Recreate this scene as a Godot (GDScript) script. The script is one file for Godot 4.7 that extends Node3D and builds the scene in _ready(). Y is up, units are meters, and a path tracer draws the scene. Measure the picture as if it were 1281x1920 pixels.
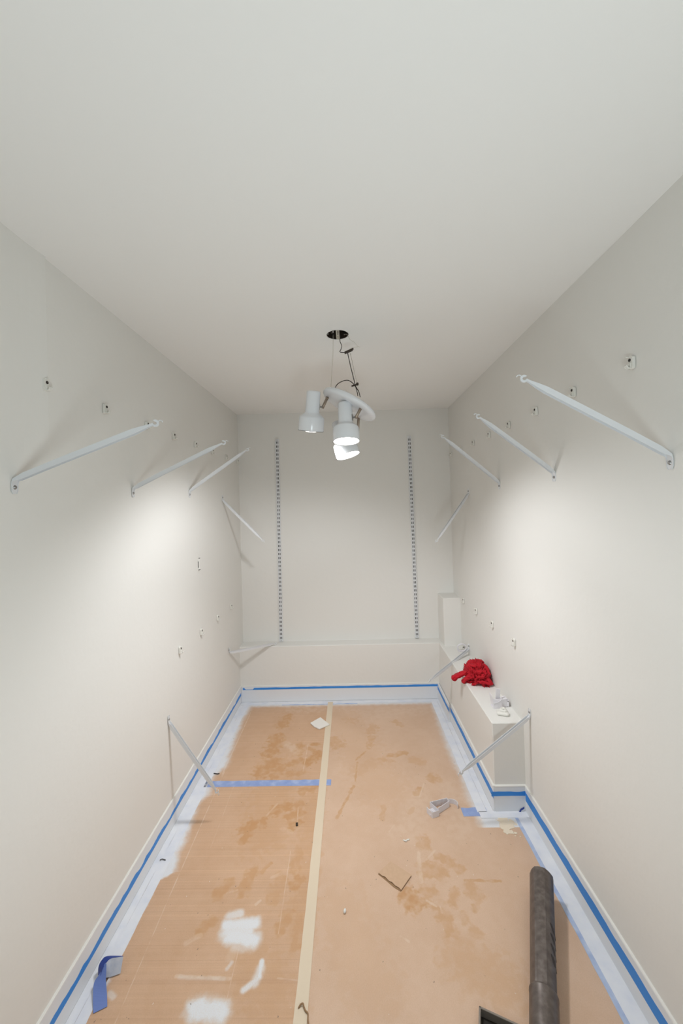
extends Node3D
# A walk-in closet being repainted: y up, metres, the camera stands at the origin of x and z.

const XL := -0.957      # left wall
const XR := 0.8817      # right wall
const CEIL := 2.446
const ZB := -3.455      # back wall
const ZW := -3.335      # face of the low ledge on the back wall
const LT := 0.46        # top of the ledges
const XE := 0.7166      # face of the ledge on the right wall
const ZE := -2.11       # near end of that ledge
const BT := 0.132       # top of the baseboards

# ---------------------------------------------------------------- everything
const LAMP_A := 0.95
const LAMP_B := 0.14
const LAMP_C := 0.48
const BULB_GLOW := 5.0
const DOOR_LIGHT := 0.03
const DOOR_COLOR := Color(1.0, 1.0, 1.0)
const LAMP_COLOR := Color(0.975, 0.985, 1.0)
const UNSEEN_LIGHT := 1.08  # light out of view behind the camera, brightens the ceiling
const UNSEEN_AIM := Vector3(-0.15, 1.0, -1.2)
const UNSEEN_COLOR := Color(0.92, 0.98, 1.0)
const EXPOSURE := 1.14

func _ready() -> void:
	var cam := Camera3D.new()
	cam.name = "camera"
	add_child(cam)
	cam.transform = Transform3D(Basis(Vector3(0.999396, -0.028895, -0.019319), Vector3(0.029042, 0.999551, 0.007343), Vector3(0.019098, -0.007900, 0.999786)), Vector3(0, 1.62, 0))
	cam.set_frustum(2.0 * 960.0 / 745.0 * 0.05, Vector2(0.0, -16.6 / 745.0 * 0.05), 0.05, 40.0)
	cam.current = true
	var e := Environment.new()
	e.background_mode = Environment.BG_COLOR
	e.background_color = DOOR_COLOR
	e.background_energy_multiplier = DOOR_LIGHT
	e.tonemap_mode = Environment.TONE_MAPPER_LINEAR
	e.tonemap_exposure = EXPOSURE
	e.sdfgi_enabled = true
	e.ssao_enabled = true
	e.ssil_enabled = true
	var we := WorldEnvironment.new()
	we.name = "surroundings"
	we.environment = e
	add_child(we)
	make_materials()
	room()
	floor_cover()
	ceiling_lamp()
	unseen_uplight()
	wall_hardware()
	wall_plate()
	cloth_heap()
	metal_tool()
	peeled_tape()
	small_bits()

# ---------------------------------------------------------------- shapes
# a shape is an Array of pieces; a piece is a PackedVector3Array of triangles plus a smooth group
class Shape:
	var st := SurfaceTool.new()
	var uv_from: Callable
	var has_uv := false
	func _init() -> void:
		st.begin(Mesh.PRIMITIVE_TRIANGLES)
	func add(tris: PackedVector3Array, smooth: int = -1) -> void:
		# turn the piece so that its faces look outwards
		var c := Vector3.ZERO
		for p in tris:
			c += p
		c /= maxf(1.0, tris.size())
		var vol := 0.0
		for i in range(0, tris.size(), 3):
			vol += (tris[i] - c).dot((tris[i + 1] - c).cross(tris[i + 2] - c))
		var flip := vol > 0.0
		st.set_smooth_group(smooth)
		for i in range(0, tris.size(), 3):
			var a := tris[i]
			var b := tris[i + 1]
			var d := tris[i + 2]
			if flip:
				var t := b
				b = d
				d = t
			for p in [a, b, d]:
				if has_uv:
					st.set_uv(uv_from.call(p))
				st.add_vertex(p)
	func mesh() -> ArrayMesh:
		st.generate_normals()
		return st.commit()

static func quad(t: PackedVector3Array, a: Vector3, b: Vector3, c: Vector3, d: Vector3) -> void:
	t.append_array(PackedVector3Array([a, b, c, a, c, d]))

# a box with chamfered edges
static func box(s: Shape, c: Vector3, size: Vector3, bev: float = 0.0, turn: Basis = Basis.IDENTITY) -> void:
	var t := PackedVector3Array()
	var h := size / 2.0
	var b := minf(bev, minf(h.x, minf(h.y, h.z)) * 0.9)
	var v := {}
	for sx in [-1, 1]:
		for sy in [-1, 1]:
			for sz in [-1, 1]:
				v[[sx, sy, sz, 0]] = c + turn * Vector3(sx * h.x, sy * (h.y - b), sz * (h.z - b))
				v[[sx, sy, sz, 1]] = c + turn * Vector3(sx * (h.x - b), sy * h.y, sz * (h.z - b))
				v[[sx, sy, sz, 2]] = c + turn * Vector3(sx * (h.x - b), sy * (h.y - b), sz * h.z)
	var quads := []
	for g in [-1, 1]:
		quads.append([v[[g, -1, -1, 0]], v[[g, 1, -1, 0]], v[[g, 1, 1, 0]], v[[g, -1, 1, 0]]])
		quads.append([v[[-1, g, -1, 1]], v[[1, g, -1, 1]], v[[1, g, 1, 1]], v[[-1, g, 1, 1]]])
		quads.append([v[[-1, -1, g, 2]], v[[1, -1, g, 2]], v[[1, 1, g, 2]], v[[-1, 1, g, 2]]])
		if b > 0.0:
			for k in [-1, 1]:
				quads.append([v[[g, k, -1, 0]], v[[g, k, 1, 0]], v[[g, k, 1, 1]], v[[g, k, -1, 1]]])
				quads.append([v[[g, -1, k, 0]], v[[g, 1, k, 0]], v[[g, 1, k, 2]], v[[g, -1, k, 2]]])
				quads.append([v[[-1, g, k, 1]], v[[1, g, k, 1]], v[[1, g, k, 2]], v[[-1, g, k, 2]]])
				for m in [-1, 1]:
					quads.append([v[[g, k, m, 0]], v[[g, k, m, 1]], v[[g, k, m, 2]]])
	for q in quads:
		var n: Vector3 = (q[1] - q[0]).cross(q[2] - q[0])
		var out: Vector3 = q[0] + q[2] - 2.0 * c
		if n.dot(out) > 0.0:
			q.reverse()
		for i in range(1, q.size() - 1):
			t.append_array(PackedVector3Array([q[0], q[i], q[i + 1]]))
	s.add(t)

# a sweep of closed outlines (all of one size), with caps
static func loft(s: Shape, rings: Array, smooth: int = 1, caps: bool = true, closed: bool = true) -> void:
	var t := PackedVector3Array()
	var n: int = rings[0].size()
	for i in rings.size() - 1:
		for k in (n if closed else n - 1):
			var k2 := (k + 1) % n
			quad(t, rings[i][k], rings[i][k2], rings[i + 1][k2], rings[i + 1][k])
	if caps:
		for e in [0, rings.size() - 1]:
			var flat := PackedVector2Array()
			var o: Vector3 = rings[e][0]
			var far := 0
			for k in n:
				if o.distance_to(rings[e][k]) > o.distance_to(rings[e][far]):
					far = k
			var ex: Vector3 = (rings[e][far] - o).normalized()
			var nn := Vector3.ZERO
			for k in n:
				nn += (rings[e][k] - o).cross(rings[e][(k + 1) % n] - o)
			var ey := nn.normalized().cross(ex)
			for k in n:
				var d: Vector3 = rings[e][k] - o
				flat.append(Vector2(d.dot(ex), d.dot(ey)))
			var idx := Geometry2D.triangulate_polygon(flat)
			for k in range(0, idx.size(), 3):
				var a: Vector3 = rings[e][idx[k]]
				var b: Vector3 = rings[e][idx[k + 1]]
				var c: Vector3 = rings[e][idx[k + 2]]
				# the cap at the start looks back, the cap at the end forward
				var same := (b - a).cross(c - a).dot(nn) > 0.0
				if same == (e == 0):
					t.append_array(PackedVector3Array([a, c, b]))
				else:
					t.append_array(PackedVector3Array([a, b, c]))
	s.add(t, smooth)

static func circle(c: Vector3, ex: Vector3, ey: Vector3, r: float, n: int) -> PackedVector3Array:
	var out := PackedVector3Array()
	for k in n:
		var a := TAU * k / n
		out.append(c + ex * cos(a) * r + ey * sin(a) * r)
	return out

static func frame_of(d: Vector3) -> Array:
	var up := Vector3.UP if absf(d.normalized().y) < 0.9 else Vector3.RIGHT
	var ex := up.cross(d).normalized()
	return [ex, d.normalized().cross(ex).normalized()]

static func tube(s: Shape, pts: PackedVector3Array, r: Variant, n: int = 8) -> void:
	var rings := []
	var f := frame_of(pts[1] - pts[0])
	var ex: Vector3 = f[0]
	for i in pts.size():
		var d := (pts[mini(i + 1, pts.size() - 1)] - pts[maxi(i - 1, 0)]).normalized()
		ex = (ex - d * ex.dot(d)).normalized()
		var rr: float = r if r is float else r[i]
		rings.append(circle(pts[i], ex, d.cross(ex), rr, n))
	loft(s, rings)

# turned about the axis d from base; profile holds (radius, height along d)
static func lathe(s: Shape, base: Vector3, d: Vector3, profile: Array, n: int = 24, smooth: int = 1, caps: bool = true) -> void:
	var f := frame_of(d)
	var rings := []
	for p in profile:
		rings.append(circle(base + d.normalized() * p.y, f[0], f[1], maxf(p.x, 0.0002), n))
	loft(s, rings, smooth, caps)

# an outline in the plane (ex, ey), given thickness along ex x ey
static func slab(s: Shape, o: Vector3, ex: Vector3, ey: Vector3, outline: PackedVector2Array, thick: float) -> void:
	var nn := ex.cross(ey).normalized() * thick
	var a := PackedVector3Array()
	var b := PackedVector3Array()
	for p in outline:
		a.append(o + ex * p.x + ey * p.y)
		b.append(o + ex * p.x + ey * p.y + nn)
	loft(s, [a, b], -1)

static func smooth_path(p: PackedVector3Array, per: int = 6) -> PackedVector3Array:
	var out := PackedVector3Array()
	for i in p.size() - 1:
		for k in per:
			out.append(p[i].cubic_interpolate(p[i + 1], p[maxi(i - 1, 0)], p[mini(i + 2, p.size() - 1)], float(k) / per))
	out.append(p[p.size() - 1])
	return out

# ---------------------------------------------------------------- naming
var used := {}
func numbered(called: String) -> String:
	used[called] = used.get(called, -1) + 1
	return called if used[called] == 0 else "%s_%03d" % [called, used[called]]

func tag(o: Node, label: String, category: String, group: String = "") -> void:
	o.set_meta("label", label)
	o.set_meta("category", category)
	if group:
		o.set_meta("group", group)

func obj(called: String, s: Shape, m: Material, parent: Node = null) -> MeshInstance3D:
	var o := MeshInstance3D.new()
	o.mesh = s.mesh()
	o.material_override = m
	if parent:
		o.name = called
		parent.add_child(o, true)
	else:
		o.name = numbered(called)
		add_child(o, true)
	return o

func struct(called: String, s: Shape, m: Material) -> MeshInstance3D:
	var o := obj(called, s, m)
	o.set_meta("kind", "structure")
	return o

func thing(called: String, at: Vector3, label: String, category: String, group: String = "") -> Node3D:
	var o := Node3D.new()
	o.name = numbered(called)
	o.position = at
	add_child(o, true)
	tag(o, label, category, group)
	return o

# ---------------------------------------------------------------- materials
func noise(freq: float, seed_: int, octaves: int = 4, kind: int = FastNoiseLite.TYPE_SIMPLEX_SMOOTH) -> FastNoiseLite:
	var n := FastNoiseLite.new()
	n.seed = seed_
	n.frequency = freq
	n.noise_type = kind
	n.fractal_octaves = octaves
	return n

func noise_map(freq: float, seed_: int, size: int, as_normal: bool, ramp: Gradient = null, octaves: int = 4) -> NoiseTexture2D:
	var t := NoiseTexture2D.new()
	t.width = size
	t.height = size
	t.seamless = true
	t.noise = noise(freq, seed_, octaves)
	t.as_normal_map = as_normal
	t.bump_strength = 4.0
	if ramp:
		t.color_ramp = ramp
	return t

func mat(c: Color, rough: float, metal: float = 0.0) -> StandardMaterial3D:
	var m := StandardMaterial3D.new()
	m.albedo_color = c
	m.roughness = rough
	m.metallic = metal
	return m

func ramp(cols: Array) -> Gradient:
	var g := Gradient.new()
	var off := PackedFloat32Array()
	var cc := PackedColorArray()
	for p in cols:
		off.append(p[0])
		cc.append(p[1])
	g.offsets = off
	g.colors = cc
	return g

func grained(m: StandardMaterial3D, scale_: float, strength: float, freq: float, seed_: int) -> StandardMaterial3D:
	m.normal_enabled = true
	m.normal_texture = noise_map(freq, seed_, 256, true)
	m.normal_scale = strength
	m.uv1_triplanar = true
	m.uv1_world_triplanar = true
	m.uv1_scale = Vector3.ONE * scale_
	return m

func mottled(m: StandardMaterial3D, scale_: float, freq: float, seed_: int, cols: Array) -> StandardMaterial3D:
	m.albedo_color = Color.WHITE
	m.albedo_texture = noise_map(freq, seed_, 512, false, ramp(cols))
	m.uv1_triplanar = true
	m.uv1_world_triplanar = true
	m.uv1_scale = Vector3.ONE * scale_
	return m

# ---------------------------------------------------------------- the paint, dust and scuffs on the floor covering
const PX0 := -0.96
const PZ0 := 0.3
const PPM := 600.0
const PW := 1116
const PH := 1830
var wiped := PackedFloat32Array()
var pale := PackedFloat32Array()
var white := PackedFloat32Array()
var left_edge: Array[Vector2] = []
var right_edge: Array[Vector2] = []
var wob: FastNoiseLite

func stroke(layer: PackedFloat32Array, x1: float, z1: float, x2: float, z2: float, r: float, strength: float, soft: float, rag: float) -> void:
	var a := Vector2((x1 - PX0) * PPM, (z1 - PZ0) * PPM)
	var b := Vector2((x2 - PX0) * PPM, (z2 - PZ0) * PPM)
	var rp := maxf(r * PPM, 0.8)
	var reach := rp * (1.0 + soft + rag) + 2.0
	var ab := b - a
	var l2 := maxf(ab.length_squared(), 0.001)
	for y in range(maxi(0, int(minf(a.y, b.y) - reach)), mini(PH, int(maxf(a.y, b.y) + reach) + 1)):
		for x in range(maxi(0, int(minf(a.x, b.x) - reach)), mini(PW, int(maxf(a.x, b.x) + reach) + 1)):
			var p := Vector2(x, y)
			var t := clampf((p - a).dot(ab) / l2, 0.0, 1.0)
			var d := p.distance_to(a + ab * t) / rp
			if rag > 0.0:
				d += wob.get_noise_2d(x, y) * rag
			var v := strength * (1.0 - smoothstep(1.0 - soft * 0.6, 1.0 + soft * 0.4, d))
			var i := y * PW + x
			if v > layer[i]:
				layer[i] = v

func wipe(x1: float, z1: float, x2: float, z2: float, r: float, s: float) -> void:
	stroke(wiped, x1, z1, x2, z2, r * 1.2, s, 0.8, 0.9)
func dusty(x1: float, z1: float, x2: float, z2: float, r: float, s: float) -> void:
	stroke(pale, x1, z1, x2, z2, r, s, 0.8, 0.7)
func crease(x1: float, z1: float, x2: float, z2: float, r: float, s: float) -> void:
	stroke(pale, x1, z1, x2, z2, r, s, 0.6, 0.0)
func splash(x1: float, z1: float, x2: float, z2: float, r: float, s: float) -> void:
	stroke(white, x1, z1, x2, z2, r * 1.1, s, 1.1, 0.3)

func edge_at(list: Array[Vector2], z: float) -> float:
	if z >= list[0].x:
		return list[0].y
	for i in list.size() - 1:
		if z >= list[i + 1].x:
			return lerpf(list[i + 1].y, list[i].y, (z - list[i + 1].x) / maxf(0.0001, list[i].x - list[i + 1].x))
	return list[list.size() - 1].y

func floor_marks() -> void:
	wiped.resize(PW * PH)
	pale.resize(PW * PH)
	white.resize(PW * PH)
	wob = noise(0.035, 11, 4)
	wipe(-0.528, 3.085, -0.547, 2.959, 0.0380, 0.7)
	wipe(-0.554, 2.803, -0.574, 2.623, 0.0455, 0.8)
	wipe(-0.531, 2.524, -0.587, 2.440, 0.0500, 0.8)
	wipe(-0.459, 2.481, -0.496, 2.409, 0.0369, 0.7)
	wipe(-0.415, 2.521, -0.355, 2.556, 0.0213, 0.7)
	wipe(-0.256, 2.608, -0.308, 2.534, 0.0323, 0.9)
	wipe(-0.381, 2.717, -0.378, 2.629, 0.0247, 0.7)
	wipe(-0.262, 2.725, -0.291, 2.720, 0.0183, 0.8)
	wipe(-0.315, 2.673, -0.292, 2.661, 0.0179, 0.6)
	wipe(-0.414, 2.426, -0.340, 2.434, 0.0245, 0.6)
	wipe(-0.320, 2.270, -0.249, 2.294, 0.0249, 0.7)
	wipe(-0.443, 2.126, -0.393, 2.152, 0.0359, 0.9)
	wipe(-0.371, 2.089, -0.306, 2.109, 0.0229, 0.8)
	wipe(-0.321, 2.181, -0.321, 2.132, 0.0235, 0.7)
	wipe(-0.541, 2.046, -0.572, 2.010, 0.0306, 0.9)
	wipe(-0.494, 2.073, -0.490, 2.028, 0.0172, 0.8)
	wipe(-0.343, 2.033, -0.311, 2.056, 0.0240, 0.8)
	wipe(-0.536, 2.050, -0.561, 1.936, 0.0217, 0.8)
	wipe(-0.336, 2.022, -0.319, 2.032, 0.0238, 0.8)
	wipe(-0.407, 1.816, -0.438, 1.772, 0.0075, 0.6)
	wipe(-0.476, 1.772, -0.501, 1.694, 0.0262, 0.6)
	wipe(-0.571, 1.716, -0.598, 1.676, 0.0228, 0.6)
	wipe(-0.267, 1.732, -0.278, 1.713, 0.0260, 0.8)
	wipe(-0.284, 1.864, -0.293, 1.788, 0.0245, 0.5)
	wipe(-0.346, 1.733, -0.364, 1.645, 0.0283, 0.4)
	wipe(-0.290, 1.597, -0.310, 1.529, 0.0210, 0.6)
	wipe(-0.246, 1.572, -0.246, 1.477, 0.0204, 0.5)
	wipe(-0.607, 1.547, -0.592, 1.563, 0.0196, 0.5)
	wipe(-0.619, 1.530, -0.604, 1.543, 0.0155, 0.6)
	wipe(-0.252, 2.290, -0.233, 1.502, 0.0517, 0.3)
	wipe(-0.496, 2.482, -0.461, 1.995, 0.1113, 0.25)
	wipe(-0.401, 1.433, -0.278, 1.282, 0.0681, 0.25)
	wipe(0.129, 2.915, 0.106, 2.861, 0.0339, 0.4)
	wipe(0.110, 2.789, 0.082, 2.673, 0.0252, 0.5)
	wipe(0.219, 2.585, 0.314, 2.604, 0.0196, 0.6)
	wipe(0.154, 2.548, 0.223, 2.526, 0.0170, 0.45)
	wipe(0.360, 2.543, 0.401, 2.511, 0.0318, 0.35)
	wipe(0.436, 2.373, 0.457, 2.354, 0.0278, 0.5)
	wipe(0.348, 2.282, 0.324, 2.244, 0.0171, 0.55)
	wipe(0.062, 2.634, -0.006, 2.542, 0.0065, 0.7)
	wipe(0.004, 2.521, -0.012, 2.351, 0.0061, 0.6)
	wipe(-0.022, 2.307, -0.113, 2.074, 0.0073, 0.6)
	wipe(0.137, 2.153, 0.124, 2.069, 0.0124, 0.4)
	wipe(-0.150, 2.753, -0.127, 2.715, 0.0505, 0.5)
	wipe(0.294, 2.135, 0.268, 2.095, 0.0089, 0.4)
	wipe(-0.067, 3.023, -0.006, 3.006, 0.0354, 0.35)
	wipe(0.292, 2.989, 0.329, 2.937, 0.0199, 0.4)
	wipe(0.002, 2.445, 0.157, 2.543, 0.0418, 0.3)
	wipe(0.307, 1.929, 0.308, 1.905, 0.0289, 0.45)
	wipe(0.299, 1.770, 0.337, 1.775, 0.0416, 0.5)
	wipe(0.196, 1.663, 0.217, 1.630, 0.0359, 0.85)
	wipe(0.275, 1.681, 0.288, 1.672, 0.0281, 0.5)
	wipe(0.369, 1.833, 0.412, 1.811, 0.0214, 0.45)
	wipe(0.374, 1.830, 0.442, 1.774, 0.0196, 0.5)
	wipe(0.449, 1.724, 0.597, 1.720, 0.0058, 0.6)
	wipe(0.465, 1.688, 0.469, 1.658, 0.0281, 0.45)
	wipe(0.394, 1.680, 0.375, 1.622, 0.0166, 0.5)
	wipe(0.452, 1.615, 0.447, 1.594, 0.0094, 0.5)
	wipe(0.318, 1.597, 0.339, 1.524, 0.0262, 0.5)
	wipe(0.397, 1.574, 0.405, 1.558, 0.0158, 0.4)
	wipe(0.422, 1.519, 0.427, 1.512, 0.0203, 0.4)
	wipe(0.360, 1.428, 0.479, 1.350, 0.0699, 0.3)
	wipe(0.033, 1.337, -0.079, 1.620, 0.0860, 0.15)
	wipe(-0.107, 3.025, 0.151, 2.281, 0.1309, 0.15)
	dusty(0.275, 1.862, 0.261, 1.719, 0.0090, 0.6)
	dusty(0.269, 1.638, 0.303, 1.616, 0.0041, 0.6)
	dusty(0.318, 1.616, 0.320, 1.591, 0.0040, 0.7)
	dusty(0.354, 1.875, 0.305, 1.828, 0.0047, 0.5)
	dusty(0.147, 1.503, 0.172, 1.488, 0.0050, 0.6)
	dusty(-0.429, 1.630, -0.415, 1.645, 0.0055, 0.6)
	dusty(-0.390, 1.746, -0.351, 1.763, 0.0074, 0.4)
	dusty(-0.564, 1.678, -0.523, 1.692, 0.0042, 0.5)
	dusty(-0.483, 2.098, -0.441, 2.180, 0.0054, 0.5)
	dusty(-0.220, 1.368, -0.295, 1.375, 0.0023, 0.4)
	dusty(-0.650, 1.383, -0.461, 1.375, 0.0058, 0.6)
	dusty(-0.567, 1.317, -0.443, 1.316, 0.0044, 0.5)
	dusty(0.139, 3.093, 0.522, 3.159, 0.0787, 0.2)
	dusty(0.348, 2.195, 0.230, 1.984, 0.0699, 0.25)
	dusty(0.527, 2.273, 0.492, 1.979, 0.0710, 0.25)
	dusty(-0.518, 3.198, -0.282, 3.189, 0.0536, 0.3)
	dusty(-0.475, 2.731, -0.390, 2.640, 0.0315, 0.45)
	dusty(0.333, 2.196, 0.385, 2.320, 0.0038, 0.6)
	dusty(0.199, 2.051, 0.151, 1.985, 0.0034, 0.5)
	dusty(-0.383, 2.010, -0.339, 1.983, 0.0134, 0.4)
	dusty(-0.479, 1.434, -0.469, 1.468, 0.0170, 0.3)
	dusty(-0.656, 1.487, -0.616, 1.514, 0.0101, 0.4)
	crease(-0.830, 3.152, -0.825, 2.402, 0.0029, 0.75)
	crease(-0.819, 2.455, -0.804, 1.681, 0.0021, 0.75)
	crease(-0.804, 1.681, -0.791, 1.258, 0.0017, 0.7)
	crease(-0.455, 1.478, -0.452, 1.257, 0.0015, 0.6)
	crease(-0.324, 1.882, -0.317, 1.518, 0.0018, 0.6)
	crease(-0.328, 2.727, -0.331, 2.443, 0.0028, 0.6)
	crease(-0.323, 2.150, -0.315, 2.049, 0.0023, 0.8)
	crease(-0.724, 2.344, -0.712, 1.905, 0.0017, 0.4)
	splash(-0.524, 1.548, -0.415, 1.555, 0.0247, 1)
	splash(-0.512, 1.529, -0.441, 1.524, 0.0333, 0.95)
	splash(-0.472, 1.477, -0.441, 1.471, 0.0173, 0.5)
	splash(-0.360, 1.403, -0.370, 1.364, 0.0151, 0.75)
	splash(-0.498, 1.510, -0.409, 1.496, 0.0303, 1)
	splash(-0.525, 1.586, -0.485, 1.594, 0.0173, 0.75)
	splash(-0.360, 1.426, -0.359, 1.381, 0.0094, 0.95)
	splash(-0.358, 1.378, -0.404, 1.342, 0.0103, 0.85)
	splash(-0.548, 1.293, -0.465, 1.284, 0.0324, 1)
	splash(-0.468, 1.423, -0.479, 1.404, 0.0071, 0.5)
	splash(-0.638, 1.378, -0.479, 1.374, 0.0058, 0.22)
	splash(-0.855, 1.334, -0.836, 1.324, 0.0089, 0.5)
	left_edge.append(Vector2(3.211, -0.853))
	left_edge.append(Vector2(3.051, -0.867))
	left_edge.append(Vector2(2.805, -0.854))
	left_edge.append(Vector2(2.624, -0.840))
	left_edge.append(Vector2(2.511, -0.826))
	left_edge.append(Vector2(2.446, -0.852))
	left_edge.append(Vector2(2.403, -0.877))
	left_edge.append(Vector2(2.260, -0.846))
	left_edge.append(Vector2(2.200, -0.884))
	left_edge.append(Vector2(2.035, -0.865))
	left_edge.append(Vector2(1.938, -0.852))
	left_edge.append(Vector2(1.881, -0.859))
	left_edge.append(Vector2(1.835, -0.844))
	left_edge.append(Vector2(1.774, -0.834))
	left_edge.append(Vector2(1.739, -0.882))
	left_edge.append(Vector2(1.684, -0.885))
	left_edge.append(Vector2(1.585, -0.885))
	left_edge.append(Vector2(1.489, -0.888))
	left_edge.append(Vector2(1.403, -0.887))
	left_edge.append(Vector2(1.341, -0.877))
	left_edge.append(Vector2(1.285, -0.895))
	left_edge.append(Vector2(1.258, -0.903))
	right_edge.append(Vector2(3.223, 0.627))
	right_edge.append(Vector2(3.075, 0.629))
	right_edge.append(Vector2(2.793, 0.611))
	right_edge.append(Vector2(2.602, 0.611))
	right_edge.append(Vector2(2.455, 0.615))
	right_edge.append(Vector2(2.382, 0.627))
	right_edge.append(Vector2(2.210, 0.613))
	right_edge.append(Vector2(2.114, 0.621))


func cover_texture() -> ImageTexture:
	floor_marks()
	var fine := noise(0.35, 3, 3).get_image(PW, PH, false, false, false)
	var broad := noise(0.006, 5, 5).get_image(PW, PH, false, false, false)
	var mid := noise(0.03, 8, 4).get_image(PW, PH, false, false, false)
	var fb := fine.get_data()
	var bb := broad.get_data()
	var mb := mid.get_data()
	var line := noise(0.22, 21, 3)
	var out := PackedByteArray()
	out.resize(PW * PH * 3)
	var seam := int((-0.2 - PX0) * PPM)
	for y in PH:
		var z := PZ0 + y / PPM
		var rib := line.get_noise_1d(y) * 5.0
		var rare := line.get_noise_1d(y * 0.31 + 900.0)
		if rare > 0.42:
			rib += 4.0
		elif rare < -0.45:
			rib -= 4.0
		var le := edge_at(left_edge, z)
		var re := edge_at(right_edge, z)
		var soft_l := 0.028 if z > 2.2 else (0.010 if z < 1.78 else 0.022)
		for x in PW:
			var i := y * PW + x
			var wx := PX0 + x / PPM
			var grain := (fb[i] - 127.0) * 0.05
			var b := (bb[i] - 127.0) / 127.0
			var m := (mb[i] - 127.0) / 127.0
			var r := 214.0
			var g := 181.0
			var bl := 154.0
			if x < seam:
				r = 208.0 + rib
				g = 170.0 + rib
				bl = 138.0 + rib * 0.8
			r += grain + b * 5.0 + m * 2.0
			g += grain + b * 6.0 + m * 3.0
			bl += grain + b * 7.0 + m * 4.0
			var w := wiped[i] * clampf(0.85 + m * 0.9, 0.0, 1.0)
			r += (197.0 - r) * w
			g += (148.0 - g) * w
			bl += (101.0 - bl) * w
			var d := pale[i] * clampf(0.75 + m * 1.2, 0.0, 1.0)
			r += (226.0 - r) * d
			g += (202.0 - g) * d
			bl += (180.0 - bl) * d
			# overspray that drifted in from the walls, and what was sprayed on the spot
			var wv := white[i]
			if wx < le + 0.08:
				wv = maxf(wv, 1.0 - smoothstep(-soft_l, soft_l * 1.3, wx - le + m * 0.012))
			if z > 2.0 and wx > re - 0.08:
				wv = maxf(wv, smoothstep(-0.045, 0.03, wx - re + m * 0.01))
			if z > 3.16:
				wv = maxf(wv, smoothstep(3.215, 3.275, z + m * 0.008))
			wv = clampf(wv * (1.0 + grain * 0.03), 0.0, 1.0)
			r += (229.0 - r) * wv
			g += (230.0 - g) * wv
			bl += (233.0 - bl) * wv
			out[i * 3] = int(clampf(r, 0.0, 255.0))
			out[i * 3 + 1] = int(clampf(g, 0.0, 255.0))
			out[i * 3 + 2] = int(clampf(bl, 0.0, 255.0))
	# specks of dirt
	var rng := RandomNumberGenerator.new()
	rng.seed = 77
	for k in 170:
		var sx := rng.randi_range(30, PW - 30)
		var sy := rng.randi_range(500, PH - 60)
		var lightish := rng.randf() < 0.3
		for j in rng.randi_range(1, 3):
			var i := ((sy + j) * PW + sx + rng.randi_range(0, 1)) * 3
			for q in 3:
				out[i + q] = 236 if lightish else 96 - q * 12
	return ImageTexture.create_from_image(Image.create_from_data(PW, PH, false, Image.FORMAT_RGB8, out))

# ---------------------------------------------------------------- hardware on the walls
var paint: StandardMaterial3D
var enamel: StandardMaterial3D
var steel: StandardMaterial3D
var dark_metal: StandardMaterial3D
var plastic: StandardMaterial3D
var blue_tape: StandardMaterial3D
var white_tape: StandardMaterial3D
var faded_tape: StandardMaterial3D
var trim_paint: StandardMaterial3D

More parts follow.
